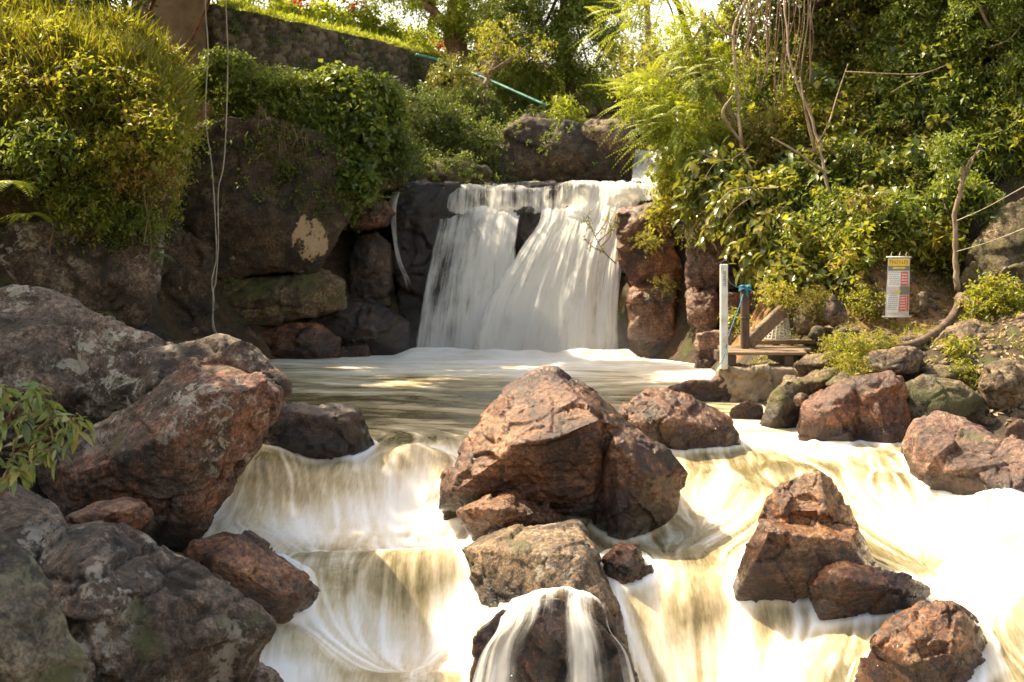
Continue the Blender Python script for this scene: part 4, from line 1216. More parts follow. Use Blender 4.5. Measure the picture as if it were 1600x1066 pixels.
# old rendered pier at the wall's left end
N = NT("old_render")
v = N.obj()
c = N.ramp(N.noise(v, 1.6, 8, .7), [(.3, (.10, .06, .03)), (.46, (.24, .15, .08)), (.6, (.33, .22, .13)), (.75, (.14, .10, .06))])
N.set(**{"Base Color": c, "Roughness": .95})
N.l(N.bump(N.noise(v, 12, 6, .7), .5, .03), N.p.inputs["Normal"])
M_RENDER = N.m
m = MB()
a = P(262, 60, 26.8)
m.box((a[0], 27.1, 6.4), (1.55, .7, 4.4), bevel=.05)
tag(m.build("wall_pier", M_RENDER, loc=(a[0], 27.1, 4.2)), "rough ochre rendered pier at the left end of the rubble wall", "pier")
m = MB()
a = P(306, 182, 24.6)
m.box(a, (.46, .5, .56), bevel=.03)
N = NT("pink_block")
v = N.obj()
c = N.ramp(N.noise(v, 3, 8, .7), [(.3, (.10, .05, .03)), (.5, (.27, .125, .08)), (.7, (.36, .2, .14))])
N.set(**{"Base Color": c, "Roughness": .9})
N.l(N.bump(N.noise(v, 14, 6, .7), .5, .03), N.p.inputs["Normal"])
tag(m.build("concrete_block", N.m, loc=(a[0], a[1], a[2] - .28)), "square pinkish concrete block set on top of the overhanging cliff", "block")
# ------------------------------------------------------------------ leaves
def leaf_mat(name, stops, trans_col, trans=0.35, rough=0.42, spec=0.5):
    N = NT(name)
    t = N.attr("tint")
    v = N.obj()
    t2 = N.math('ADD', t, N.math('MULTIPLY', N.math('SUBTRACT', N.noise(v, 1.3, 4, .6), .5), .5))
    c = N.ramp(t2, stops)
    N.set(**{"Base Color": c, "Roughness": rough, "Specular IOR Level": spec})
    tr = N.n("BsdfTranslucent")
    N.l(N.mix(.6, c, trans_col), tr.inputs[0])
    mx = N.n("MixShader")
    mx.inputs[0].default_value = trans
    N.l(N.p.outputs[0], mx.inputs[1])
    N.l(tr.outputs[0], mx.inputs[2])
    N.l(mx.outputs[0], N.out.inputs["Surface"])
    return N.m


ML = {
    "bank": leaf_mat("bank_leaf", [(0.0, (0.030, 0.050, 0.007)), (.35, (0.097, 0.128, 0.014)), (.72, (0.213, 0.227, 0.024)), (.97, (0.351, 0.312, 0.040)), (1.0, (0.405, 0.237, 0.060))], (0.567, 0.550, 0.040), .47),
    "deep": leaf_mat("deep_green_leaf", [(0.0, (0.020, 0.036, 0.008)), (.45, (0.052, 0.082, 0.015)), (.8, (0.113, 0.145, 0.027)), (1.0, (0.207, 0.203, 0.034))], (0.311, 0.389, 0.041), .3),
    "cliff": leaf_mat("cliff_leaf", [(0.0, (0.036, 0.058, 0.010)), (.45, (0.090, 0.132, 0.020)), (.8, (0.169, 0.213, 0.034)), (1.0, (0.299, 0.290, 0.049))], (0.437, 0.510, 0.049), .35),
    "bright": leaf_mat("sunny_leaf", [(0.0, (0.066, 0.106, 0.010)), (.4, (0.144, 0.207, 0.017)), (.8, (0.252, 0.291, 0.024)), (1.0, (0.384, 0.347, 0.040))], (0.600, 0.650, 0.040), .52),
    "glossy": leaf_mat("glossy_broad_leaf", [(0.0, (0.028, 0.046, 0.009)), (.45, (0.069, 0.103, 0.016)), (.8, (0.148, 0.169, 0.030)), (1.0, (0.299, 0.250, 0.054))], (0.516, 0.499, 0.041), .28, .28, .6),
    "fern": leaf_mat("feathery_leaf", [(0.0, (0.062, 0.102, 0.011)), (.5, (0.155, 0.223, 0.016)), (1.0, (0.331, 0.373, 0.027))], (0.660, 0.660, 0.041), .45),
    "olive": leaf_mat("olive_leaf", [(0.0, (0.034, 0.048, 0.010)), (.4, (0.102, 0.115, 0.022)), (.78, (0.210, 0.190, 0.040)), (.97, (0.324, 0.253, 0.060)), (1.0, (0.360, 0.172, 0.050))], (0.432, 0.437, 0.050), .4, .38),
    "dry": leaf_mat("dry_grass_blade", [(0.0, (.14, .10, .05)), (.5, (.28, .21, .11)), (1.0, (.42, .34, .2))], (.4, .3, .15), .25, .7),
    "grass": leaf_mat("grass_blade", [(0.0, (0.060, 0.089, 0.011)), (.5, (0.147, 0.186, 0.020)), (1.0, (0.329, 0.324, 0.041))], (0.620, 0.620, 0.041), .45),
    "shrub": leaf_mat("shrub_leaf", [(0.0, (0.041, 0.074, 0.019)), (.5, (0.101, 0.155, 0.041)), (.85, (0.176, 0.223, 0.068)), (1.0, (0.324, 0.270, 0.081))], (0.405, 0.486, 0.081), .35, .36),
    "red": leaf_mat("red_petal", [(0.0, (.25, .02, .02)), (.5, (.45, .05, .045)), (1.0, (.6, .16, .12))], (.7, .12, .08), .4),
    "moss": leaf_mat("mossy_tuft", [(0.0, (.04, .045, .006)), (.5, (.11, .10, .012)), (1.0, (.24, .19, .03))], (.35, .3, .03), .3, .8),
}


def bark_mat(name, cols, scale=1.0):
    N = NT(name)
    v = N.scale(N.obj(), (1, 1, .35))
    a = N.noise(v, 9 * scale, 8, .7, .4)
    c = N.ramp(a, [(.3, cols[0]), (.5, cols[1]), (.68, cols[2])])
    N.set(**{"Base Color": c, "Roughness": .85})
    N.l(N.bump(N.noise(v, 26 * scale, 6, .7), .7, .02), N.p.inputs["Normal"])
    return N.m


MB_DARK = bark_mat("dark_bark", [(.030, .018, .010), (.085, .052, .03), (.17, .11, .065)])
MB_PALE = bark_mat("pale_bark", [(.10, .065, .035), (.27, .19, .115), (.42, .32, .21)])
MB_RED = bark_mat("reddish_bark", [(.07, .035, .018), (.19, .10, .055), (.30, .18, .10)])
MB_ROOT = bark_mat("root_bark", [(.035, .022, .014), (.10, .065, .042), (.18, .125, .085)], .6)


class Leaves:
    def __init__(self, seed=0):
        self.parts = []
        self.r = np.random.default_rng(seed)

    def add(self, b, d, n, L, Wd, tint):
        self.parts.append((b, d, n, L, Wd, tint))

    def sprigs(self, o, d, L, K, ll, lw, droop=.3, flat=False, spread=.8, tint=.5, tvar=.25, hang=.25, face_up=.9, t0=.12):
        """K leaves along each of S drooping twigs."""
        r = self.r
        o, d = np.asarray(o, float), unit(np.asarray(d, float))
        S = len(o)
        L = np.broadcast_to(np.asarray(L, float), (S,)) * r.uniform(.65, 1.25, S)
        t = np.linspace(t0, 1, K)[None, :] + r.uniform(-.04, .04, (S, K)) * (not flat)
        pos = o[:, None] + d[:, None] * (L[:, None] * t)[..., None]
        pos[..., 2] -= droop * L[:, None] * t ** 2
        tan = np.repeat((d * L[:, None])[:, None], K, 1)
        tan[..., 2] -= 2 * droop * L[:, None] * t
        tan = unit(tan)
        up = np.array((0.0, 0.0, 1.0))
        side = np.cross(tan, up) + 1e-4
        side = unit(side)
        nrm = np.cross(side, tan)
        k = np.arange(K)[None]
        if flat:
            sg = np.where(k % 2 == 0, 1.0, -1.0)
            rad = side * sg[..., None]
            ld = unit(tan * (1 - spread) + rad * spread + np.array((0, 0, -hang)) * .4)
            ln = nrm + r.normal(0, .12, (S, K, 3))
            size = np.interp(t, [0, .3, .6, 1], [.6, 1, .95, .35]) * r.uniform(.9, 1.1, (S, K))
        else:
            a = k * 2.4 + r.uniform(0, 6.28, (S, 1))
            rad = side * np.cos(a)[..., None] + nrm * np.sin(a)[..., None]
            ld = unit(tan * (1 - spread) + rad * spread + r.normal(0, .22, (S, K, 3)) + np.array((0, 0, -hang)))
            ln = up * face_up + rad * .15 + r.normal(0, .38, (S, K, 3))
            size = r.uniform(.55, 1.15, (S, K))
        ln = ln - (ln * ld).sum(-1, keepdims=True) * ld
        ln = unit(ln)
        tt = np.clip(tint + r.normal(0, tvar * .6, (S, 1)) + r.normal(0, tvar, (S, K)), 0, 1)
        f = lambda x: x.reshape(-1, 3)
        self.add(f(pos), f(ld), f(ln), (ll * size).ravel(), (lw * size).ravel(), tt.ravel())

    def blades(self, o, L, wd, lean=.5, tint=.5, droop=None):
        r = self.r
        S = len(o)
        d = unit(np.stack([r.normal(0, lean, S), r.normal(0, lean, S), np.ones(S)], 1))
        n = unit(np.cross(d, r.normal(0, 1, (S, 3))))
        self.add(np.asarray(o, float), d, n, L * r.uniform(.5, 1.2, S), wd * r.uniform(.7, 1.2, S), np.clip(tint + r.normal(0, .25, S), 0, 1))

    def mesh(self, name, hi=False, curl=.25, fold=.22, loc=None):
        b, d, n, L, Wd, ti = [np.concatenate([p[i] for p in self.parts]) for i in range(6)]
        if loc is not None:
            b = b - np.asarray(loc)
        s = np.cross(n, d)
        N = len(b)
        if not hi:
            ts = [(0, 0, 0), (.42, -.5, 1), (1, 0, -curl * 3), (.42, .5, 1), ]
            V = np.empty((N, 4, 3))
            for i, (t, wv, z) in enumerate(ts):
                V[:, i] = b + d * (L * t)[:, None] + s * (Wd * wv)[:, None] + n * ((Wd * fold * .6 * z) if i != 2 else (-curl * L * .35))[:, None]
            base = np.arange(N)[:, None] * 4
            F_ = np.concatenate([base + np.array([[0, 1, 2]]), base + np.array([[0, 2, 3]])])
            m = 4
        else:
            rows = [(.0, 0), (.16, .32), (.42, .5), (.70, .36), (1.0, 0)]
            V = np.empty((N, 11, 3))
            V[:, 0] = b
            i = 1
            for t, hw in rows[1:4]:
                mid = b + d * (L * t)[:, None] - n * (curl * L * t * t)[:, None]
                V[:, i] = mid - s * (Wd * hw)[:, None] + n * (Wd * hw * fold * 1.6)[:, None]
                V[:, i + 1] = mid
                V[:, i + 2] = mid + s * (Wd * hw)[:, None] + n * (Wd * hw * fold * 1.6)[:, None]
                i += 3
            V[:, 10] = b + d * L[:, None] - n * (curl * L)[:, None]
            q = np.array([[0, 1, 2], [0, 2, 3], [1, 4, 5], [1, 5, 2], [2, 5, 6], [2, 6, 3], [4, 7, 8], [4, 8, 5], [5, 8, 9], [5, 9, 6], [7, 10, 8], [8, 10, 9]])
            base = np.arange(N)[:, None, None] * 11
            F_ = (base + q[None]).reshape(-1, 3)
            m = 11
        return mesh_from(name, V.reshape(-1, 3), F_, {"tint": np.repeat(ti, m)}, smooth=hi)


def in_ellipsoids(clumps, n, rng, shell=.55, gap=.0, gsize=.5, seed=0):
    """n random points per unit weight inside ellipsoids [(centre, radii)], denser near the surface; gaps from noise."""
    vol = np.array([np.prod(r) ** (2 / 3) for _, r in clumps])
    cnt = np.maximum((n * vol / vol.sum()).astype(int), 1)
    out, dirs = [], []
    for (c, r), k in zip(clumps, cnt):
        u = unit(rng.normal(0, 1, (k, 3)))
        rad = rng.uniform(shell, 1, k) ** .7
        p = np.asarray(c) + u * rad[:, None] * np.asarray(r)
        out.append(p)
        dirs.append(unit(u / np.asarray(r)))
    p, d = np.vstack(out), np.vstack(dirs)
    if gap:
        keep = fbm(p / gsize, 3, seed + 5) > (gap - .5) * .8
        p, d = p[keep], d[keep]
    return p, d


STYLE = {  # leaf length, leaf width, leaves per twig, twig length, droop, spread, hang
    "small": (.085, .042, 9, .30, .25, .75, .15), "tiny": (.055, .030, 12, .26, .3, .75, .1), "medium": (.13, .065, 7, .32, .3, .8, .3),
    "broad": (.22, .105, 5, .34, .4, .75, .55), "long": (.19, .045, 8, .34, .3, .65, .4), "heart": (.15, .13, 5, .28, .3, .8, .45)}


def grow(lv, p, d, style, tint=.5, tvar=.25, up=.35, jit=.5, scale=1.0):
    ll, lw, K, tl, dr, spr, hg = STYLE[style]
    dd = unit(d * .8 + np.array((0, 0, up)) + lv.r.normal(0, jit, p.shape))
    lv.sprigs(p, dd, tl * scale, K, ll * scale, lw * scale, dr, spread=spr, hang=hg, tint=tint, tvar=tvar)


def fronds(lv, p, d, L=.55, K=26, ll=.10, lw=.024, droop=.35, tint=.5):
    lv.sprigs(p, d, L, K, ll, lw, droop, flat=True, spread=.78, tint=tint, tvar=.14, hang=.3)


def E(px, py, D, rx, ry, rz):
    """Ellipsoid: centre by photo pixel and depth, radii in metres (x, depth, z)."""
    return (P(px, py, D), (rx, ry, rz))


def bush(name, label, cat, clumps, n, style, mat, seed, tint=.5, gap=.35, shell=.45, group=None, scale=1.0, stems=6, hi=False, up=.35, gsize=.5, extra=None, bark=None):
    """Shrub: foliage made of leafy twigs, plus a few stems that carry it."""
    lv = Leaves(seed)
    p, d = in_ellipsoids(clumps, n, lv.r, shell, gap, gsize, seed)
    grow(lv, p, d, style, tint, up=up, scale=scale)
    if extra:
        extra(lv, p, d)
    c0 = np.array(clumps[0][0])
    cz = min(c[2] - r[2] for c, r in clumps)
    base = np.array((np.mean([c[0] for c, _ in clumps]), np.mean([c[1] for c, _ in clumps]) + .1, cz))
    root = empty(name, base, label, cat, group)
    link("foliage", lv.mesh(name + "_foliage", hi, loc=base), ML[mat], root)
    if stems:
        m = MB()
        for i in range(stems):
            c, r = clumps[i % len(clumps)]
            e = np.array(c) + lv.r.normal(0, .45, 3) * np.array(r)
            b = base + np.array((lv.r.normal(0, .12), lv.r.normal(0, .12), -.1))
            mid = b * .5 + e * .5 + lv.r.normal(0, .12, 3)
            m.tube(spline([b, mid, e], 10), (.022, .015, .006), 6)
        m.build("stem", bark or MB_DARK, root, loc=None, smooth=True).location = -base
    return root


def tree(name, label, trunk, radii, limbs, clumps, n, style, mat, seed, bark=None, tint=.5, gap=.4, shell=.3, scale=1.0, group=None, cat="tree", up=.2, gsize=.6, extra=None, hi=False):
    lv = Leaves(seed)
    base = np.array(trunk[0], float)
    root = empty(name, base, label, cat, group)
    m = MB()
    path = spline(trunk, 26)
    rr = np.interp(np.linspace(0, 1, 26), np.linspace(0, 1, len(radii)), radii)
    path[1:-1] += lv.r.normal(0, .012, (24, 3))
    m.tube(path, rr, 10, rough=.25, seed=seed)
    m.build("trunk", bark or MB_DARK, root, smooth=True).location = -base
    if limbs or clumps:
        ls = [(spline(lm[0], 14), lm[1]) for lm in limbs]
        for c, r in clumps:
            st_ = path[min(25, int(lv.r.integers(14, 25)))]
            e = np.array(c) + lv.r.normal(0, .3, 3) * np.array(r)
            mid = st_ * .5 + e * .5 + lv.r.normal(0, .2, 3) + np.array((0, 0, .15))
            ls.append((spline([st_, mid, e], 12), (radii[-1] * .8, radii[-1] * .5, .012)))
        for pt_, rr_ in ls:
            m = MB()
            m.tube(pt_, rr_, 7, rough=.15, seed=seed)
            m.build("limb", bark or MB_DARK, root, smooth=True).location = -base
    if clumps:
        p, d = in_ellipsoids(clumps, n, lv.r, shell, gap, gsize, seed)
        grow(lv, p, d, style, tint, up=up, scale=scale)
        if extra:
            extra(lv, p, d)
        link("crown", lv.mesh(name + "_crown", hi, loc=base), ML[mat], root)
    return root


def on_surface(obj, n, rng, keep=None):
    """n random points on a mesh object (world space) with normals, kept where keep(p, nrm) is true."""
    me = obj.data
    v = mesh_np(me) + np.array(obj.location)
    me.calc_loop_triangles()
    t = np.empty(len(me.loop_triangles) * 3, dtype=np.int32)
    me.loop_triangles.foreach_get("vertices", t)
    t = t.reshape(-1, 3)
    a, b, c = v[t[:, 0]], v[t[:, 1]], v[t[:, 2]]
    cr = np.cross(b - a, c - a)
    ar = np.linalg.norm(cr, axis=1) / 2
    nm = unit(cr)
    if keep is not None:
        ar = ar * keep((a + b + c) / 3, nm)
    i = rng.choice(len(t), n, p=ar / ar.sum())
    r1, r2_ = np.sqrt(rng.random(n)), rng.random(n)
    p = a[i] * (1 - r1)[:, None] + b[i] * (r1 * (1 - r2_))[:, None] + c[i] * (r1 * r2_)[:, None]
    return p, nm[i]


def topx(p):
    """Photo column and row of world points."""
    return 800 + F * p[:, 0] / p[:, 1], YH + F * (H - p[:, 2]) / p[:, 1]


# ------------------------------------------------------------------ left bank: earth mound under a tangle of weeds
bank = rock("earth_bank", None, None, [
    hull([(-300, 330), (-300, 120), (0, 80), (120, 95), (220, 120), (275, 165), (285, 230), (255, 300), (235, 370), (100, 395), (-100, 400)], 18.9, 4.0, [(0, 260, -.5), (120, 230, -.5), (210, 260, -.2)], shrink=.95),
    hull([(-300, 90), (0, 40), (200, 60), (270, 110), (300, 200), (100, 240), (-300, 240)], 21.5, 3.0)],
    NG.m, 0.08, facet=.15, fsize=.9, rough=.08, seed=101)
tag(bank, "steep earth bank under the weeds on the left", kind="structure")
lv = Leaves(201)
p, nm = on_surface(bank, 8500, lv.r, lambda c, n: ((n[:, 1] < .25) | (n[:, 2] > .3)) & (c[:, 2] > 1.9))
cl = fbm(p / .7, 3, 9)
for lo, hi_, st, ti in [(-9, -.18, "tiny", .38), (-.18, .05, "small", .55), (.05, .22, "tiny", .72), (.22, 9, "medium", .55)]:
    k = (cl >= lo) & (cl < hi_)
    lift = np.clip(fbm(p[k] / .55, 4, 61) + .22, 0, .8) * 1.1 * lv.r.uniform(0, 1, k.sum()) ** .6
    grow(lv, p[k] + nm[k] * .05 + np.array((0, -.15, .75)) * lift[:, None], nm[k], st, ti, .26, up=.5, jit=.6, scale=1.1)
pb, nb = on_surface(bank, 16000, lv.r, lambda c, n: (n[:, 2] > .15) & (c[:, 2] > 3.0))
lv.blades(pb + np.array((0, -.1, .12)) * lv.r.random((len(pb), 1)), .62, .016, .62, .72)
p, nm = on_surface(bpy.data.objects["ground"], 6500, lv.r, lambda c, n: (c[:, 0] < -4.6) & (c[:, 0] > -14) & (c[:, 1] > 5) & (c[:, 1] < 20) & (c[:, 2] > .5) & (topx(c)[0] < -60))
grow(lv, p + np.array((0, 0, .35)) * lv.r.random((len(p), 1)), nm, "medium", .5, .26, up=.5, jit=.5, scale=1.2)
tag(link("undergrowth", lv.mesh("undergrowth"), ML["bank"]), "tangle of sunlit yellow-green weeds and grass covering the left bank", "undergrowth", kind="stuff")
for i, (px, py, D, r, st, mt, ti, lab) in enumerate([
    (40, 150, 18.4, .42, "small", "bank", .8, "pale yellow-green bush in the sun near the left edge of the bank"),
    (140, 130, 18.5, .40, "medium", "bank", .55, "broad-leaved green bush in the middle of the left bank's crest"),
    (215, 150, 18.6, .38, "small", "bank", .62, "leafy bush at the right end of the left bank's crest"),
    (60, 230, 18.0, .40, "medium", "cliff", .6, "darker green bush low on the left bank by the frame edge"),
    (150, 240, 18.1, .40, "tiny", "bank", .6, "fine-leaved bush on the slope of the left bank"),
    (230, 205, 18.2, .40, "medium", "bank", .78, "bright green leafy bush hanging beside the pinkish block"),
    (225, 260, 18.2, .32, "small", "olive", .85, "bush with a few orange dead leaves at the bank's right end"),
    (130, 320, 18.0, .36, "small", "bank", .35, "shaded bush at the lower edge of the left bank"),
    (205, 340, 18.3, .30, "tiny", "cliff", .4, "small dark bush trailing over the white-spotted rock wall"),
]):
    bush("bush", lab, "bush", [E(px, py, D, r, r * .8, r * .8), E(px + 22, py + 14, D - .1, r * .6, r * .5, r * .6), E(px - 24, py + 10, D, r * .6, r * .5, r * .55)], 330, st, mt, 210 + i, ti, gap=.3)


def fern(label, px, py, D, n, L, seed, mat="fern", tint=.6, up=.5):
    lv = Leaves(seed)
    c = np.array(P(px, py, D))
    a = np.linspace(0, 2 * np.pi, n, endpoint=False) + lv.r.uniform(0, .5, n)
    d = np.stack([np.cos(a), np.sin(a) * .8 - .3, np.full(n, up)], 1)
    fronds(lv, np.repeat(c[None], n, 0) + d * .03, d, L, 30, L * .22, L * .05, .55, tint)
    return tag(link("fern", lv.mesh("fern", loc=c), ML[mat], None, c), label, "fern")


fern("bright fern hanging over the dark rock at the left edge", 20, 285, 17.6, 11, .62, 230, tint=.85, up=.2)
fern("second bright fern, lower, above the white-spotted rock wall", 45, 335, 17.7, 9, .45, 231, tint=.75, up=.2)
fern("green fern clinging to the shaded cliff right of the white-spotted rock", 238, 352, 18.4, 7, .40, 232, tint=.55, up=.2)
fern("drooping fern in the shadow beneath the left bank", 240, 395, 18.6, 7, .42, 233, "deep", .5, .1)
fern("small fern low in the gap behind the huge lichened boulder", 160, 490, 17.9, 7, .24, 234, "cliff", .5, .3)
fern("small green fern tuft on the shaded ledge beside the hanging cables", 360, 440, 23.6, 8, .30, 235, "cliff", .6, .4)

# hanging roots and dry stalks under the bank
for i, (px, y0, y1, D, lab) in enumerate([(233, 240, 420, 18.1, "thin brown root hanging from the left bank, longest"), (228, 260, 380, 18.0, "thin brown root hanging just left of the longest one"), (80, 300, 400, 17.8, "thin brown root hanging in front of the dark rock at left")]):
    m = MB()
    pth = [P(px + 3 * math.sin(k * 1.7 + i), y0 + (y1 - y0) * k / 6, D) for k in range(7)]
    m.tube(spline(pth, 24), .009, 5)
    tag(m.build("hanging_root", MB_RED, loc=pth[0], smooth=True), lab, "root")

# ------------------------------------------------------------------ dark trees and shrubs at the top left
tree("tree", "dark leafy tree at the top left corner above the weedy bank", [P(60, 90, 23.5), P(70, 30, 23.6), P(60, -70, 23.8)], (.16, .13, .09), [],
     [E(-60, 10, 23, 1.0, .8, .7), E(40, 25, 22.8, .9, .7, .55), E(130, 30, 23, .8, .7, .55), E(190, 15, 23.4, .6, .6, .5), E(60, -80, 23.4, 1.4, 1.2, .8), E(175, -60, 23.6, .9, .9, .6), E(-80, -90, 23, 1.2, 1, .8)], 4200, "medium", "deep", 301, tint=.55, gap=.42)
tree("tree", "thin-stemmed tree with dark glossy leaves beside the ochre pier", [P(205, 110, 24.5), P(200, 40, 24.6), P(190, -60, 24.8)], (.07, .06, .04), [],
     [E(185, 60, 24.2, .35, .4, .45), E(150, 80, 23.8, .45, .4, .3)], 520, "heart", "deep", 302, tint=.6, gap=.4)

# ------------------------------------------------------------------ shrubs draping the cliff below the rubble wall
drape = [
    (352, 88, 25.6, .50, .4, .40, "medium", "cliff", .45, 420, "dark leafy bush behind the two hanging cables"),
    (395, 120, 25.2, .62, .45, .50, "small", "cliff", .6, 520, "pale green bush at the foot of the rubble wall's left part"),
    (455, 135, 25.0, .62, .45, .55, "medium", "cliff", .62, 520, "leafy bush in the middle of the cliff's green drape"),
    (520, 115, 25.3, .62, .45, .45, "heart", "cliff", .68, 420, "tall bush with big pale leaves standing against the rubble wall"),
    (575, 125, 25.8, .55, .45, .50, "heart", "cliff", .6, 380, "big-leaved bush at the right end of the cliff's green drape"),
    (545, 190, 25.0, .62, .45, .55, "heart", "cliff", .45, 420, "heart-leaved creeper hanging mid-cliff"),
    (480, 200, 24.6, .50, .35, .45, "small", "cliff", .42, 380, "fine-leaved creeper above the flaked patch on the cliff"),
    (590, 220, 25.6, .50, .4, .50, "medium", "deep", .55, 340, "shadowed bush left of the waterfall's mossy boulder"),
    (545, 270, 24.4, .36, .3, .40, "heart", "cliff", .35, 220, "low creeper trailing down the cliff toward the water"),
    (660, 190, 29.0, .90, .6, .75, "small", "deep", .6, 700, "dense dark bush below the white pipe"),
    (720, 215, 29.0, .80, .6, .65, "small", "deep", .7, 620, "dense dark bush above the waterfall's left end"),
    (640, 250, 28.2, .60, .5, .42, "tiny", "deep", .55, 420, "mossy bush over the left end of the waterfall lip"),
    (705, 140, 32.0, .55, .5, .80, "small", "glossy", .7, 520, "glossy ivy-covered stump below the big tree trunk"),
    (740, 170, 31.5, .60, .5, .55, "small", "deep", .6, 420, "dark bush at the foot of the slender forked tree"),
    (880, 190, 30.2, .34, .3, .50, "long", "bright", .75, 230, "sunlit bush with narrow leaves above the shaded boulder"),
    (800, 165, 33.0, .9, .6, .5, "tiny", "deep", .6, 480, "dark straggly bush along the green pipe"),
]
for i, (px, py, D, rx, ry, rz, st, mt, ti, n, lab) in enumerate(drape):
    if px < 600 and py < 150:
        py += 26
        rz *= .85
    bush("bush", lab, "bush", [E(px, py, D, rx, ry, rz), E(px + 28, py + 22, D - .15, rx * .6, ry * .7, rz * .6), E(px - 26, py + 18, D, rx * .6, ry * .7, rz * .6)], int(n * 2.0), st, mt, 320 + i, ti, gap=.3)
lv = Leaves(350)
cliff_o = bpy.data.objects["cliff"]
p, nm = on_surface(cliff_o, 1500, lv.r, lambda c, n: (n[:, 1] < .3) & (topx(c)[1] < 345) & (topx(c)[0] > 375) & (fbm(c / .8, 3, 4) > -.12) & (topx(c)[1] - (topx(c)[0] - 380) * .45 < 300))
grow(lv, p, nm, "small", .4, .25, up=-.1, jit=.4)
p, nm = on_surface(cliff_o, 500, lv.r, lambda c, n: (n[:, 2] > .2) & (topx(c)[1] < 300))
grow(lv, p, nm, "medium", .5, .25, up=.4, jit=.4)
for o_, n_ in [(o, 420) for o in SC.objects if o.get("label", "").startswith(("great shaded dark", "mossy dark boulder at the left"))] + [(bpy.data.objects["retaining_wall"], 420)]:
    p, nm = on_surface(o_, n_, lv.r, lambda c, n: (n[:, 1] < .4) & (fbm(c / .7, 3, 6) > .06))
    grow(lv, p, nm, "small", .4, .25, up=.1, jit=.4)
tag(link("creeper", lv.mesh("creeper"), ML["cliff"]), "thin green creepers spread over the cliff face, the boulder above the fall and the rubble wall", "creeper", kind="stuff")
lv = Leaves(351)
for px, py in [(448, 188), (455, 192), (470, 205), (478, 200), (440, 215), (412, 165)]:
    c = np.array(P(px, py, 24.1))
    k = 16
    d = np.stack([lv.r.normal(0, .25, k), lv.r.normal(-.2, .15, k), np.full(k, -1.0)], 1)
    lv.add(np.repeat(c[None], k, 0) + lv.r.normal(0, .05, (k, 3)), unit(d), unit(lv.r.normal(0, 1, (k, 3)) + np.array((0, -1, 0))), lv.r.uniform(.25, .6, k), np.full(k, .018), lv.r.random(k))
c0 = P(450, 190, 24.1)
tag(link("dry_grass", lv.mesh("dry_grass", loc=c0), ML["dry"], None, c0), "bleached dry grass tufts hanging down the cliff's green drape", "grass", kind="stuff")

# ------------------------------------------------------------------ above the wall: backlit shrubs and trees
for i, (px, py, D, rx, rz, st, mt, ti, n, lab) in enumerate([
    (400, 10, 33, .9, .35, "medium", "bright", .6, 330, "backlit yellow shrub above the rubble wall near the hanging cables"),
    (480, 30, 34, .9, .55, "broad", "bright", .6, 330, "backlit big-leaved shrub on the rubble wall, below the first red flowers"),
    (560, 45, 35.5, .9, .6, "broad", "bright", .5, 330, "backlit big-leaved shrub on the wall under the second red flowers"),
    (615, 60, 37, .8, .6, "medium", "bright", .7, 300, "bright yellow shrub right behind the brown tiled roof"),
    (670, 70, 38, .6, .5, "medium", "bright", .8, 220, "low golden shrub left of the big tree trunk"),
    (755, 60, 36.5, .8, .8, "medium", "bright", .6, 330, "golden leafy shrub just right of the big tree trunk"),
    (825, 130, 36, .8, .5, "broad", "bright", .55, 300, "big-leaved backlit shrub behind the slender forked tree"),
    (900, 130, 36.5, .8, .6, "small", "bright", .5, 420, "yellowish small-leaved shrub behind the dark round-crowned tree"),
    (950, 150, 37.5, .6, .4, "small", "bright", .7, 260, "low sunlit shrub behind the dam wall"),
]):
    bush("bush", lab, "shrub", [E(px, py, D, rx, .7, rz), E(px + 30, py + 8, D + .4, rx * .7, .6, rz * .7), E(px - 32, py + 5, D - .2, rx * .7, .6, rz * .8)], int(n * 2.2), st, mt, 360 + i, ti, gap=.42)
lv = Leaves(370)
for px, py, D in [(462, 2, 33.4), (553, 4, 35), (470, 0, 33.5), (690, 72, 37)]:
    c = np.array(P(px, py, D))
    p = c + lv.r.normal(0, .11, (26, 3))
    lv.sprigs(p, lv.r.normal(0, 1, p.shape), .08, 4, .10, .08, .1, tint=.5)
    flw = Leaves(int(px)); flw.parts = lv.parts[-1:]
    tag(link("flower", flw.mesh("flower", loc=c), ML["red"], None, c), {462: "cluster of red flowers over the wall, the larger left one", 553: "cluster of red flowers over the wall, right of the larger one", 470: "few red petals beside the larger red flower cluster", 690: "low red flowers left of the big tree trunk"}[px], "flowers")

tree("tree", "stout brown tree trunk rising from the wall's right end with a backlit crown", [P(712, 128, 35), P(715, 80, 35), P(708, 45, 35), P(722, -40, 35)], (.36, .30, .30, .22),
     [([P(712, 60, 35), P(690, 30, 34.7), P(660, 5, 34.5)], (.2, .14, .08)), ([P(715, 55, 35), P(760, 10, 34.6), P(800, -20, 34.5)], (.16, .1, .06))],
     [E(690, 10, 34.5, 1.2, 1, .7), E(760, 20, 34.6, 1.0, 1, .7), E(610, -5, 35.5, 1.2, 1, .5), E(700, -70, 35, 2.2, 1.6, 1.1), E(560, -70, 36, 2.0, 1.5, .9)], 9000, "small", "bright", 380, bark=MB_RED, tint=.7, gap=.5, scale=1.25)
tree("tree", "dark round-crowned tree above the falls, left of the patch of open sky", [P(895, 205, 33.5), P(890, 120, 33.6), P(880, 20, 33.8), P(890, -60, 34)], (.17, .14, .12, .08), [],
     [E(800, 40, 33.4, 1.0, .9, .8), E(850, 90, 33.2, .9, .8, .8), E(910, 60, 33.3, .9, .8, 1.0), E(930, 130, 33.4, .6, .6, .45), E(870, 0, 33.6, 1.4, 1, .9), E(800, 110, 33.0, .6, .6, .5), E(940, 20, 33.5, .6, .6, .7), E(860, -80, 34, 2.0, 1.4, 1.1)], 14000, "small", "cliff", 381, tint=.68, gap=.42, scale=1.1)
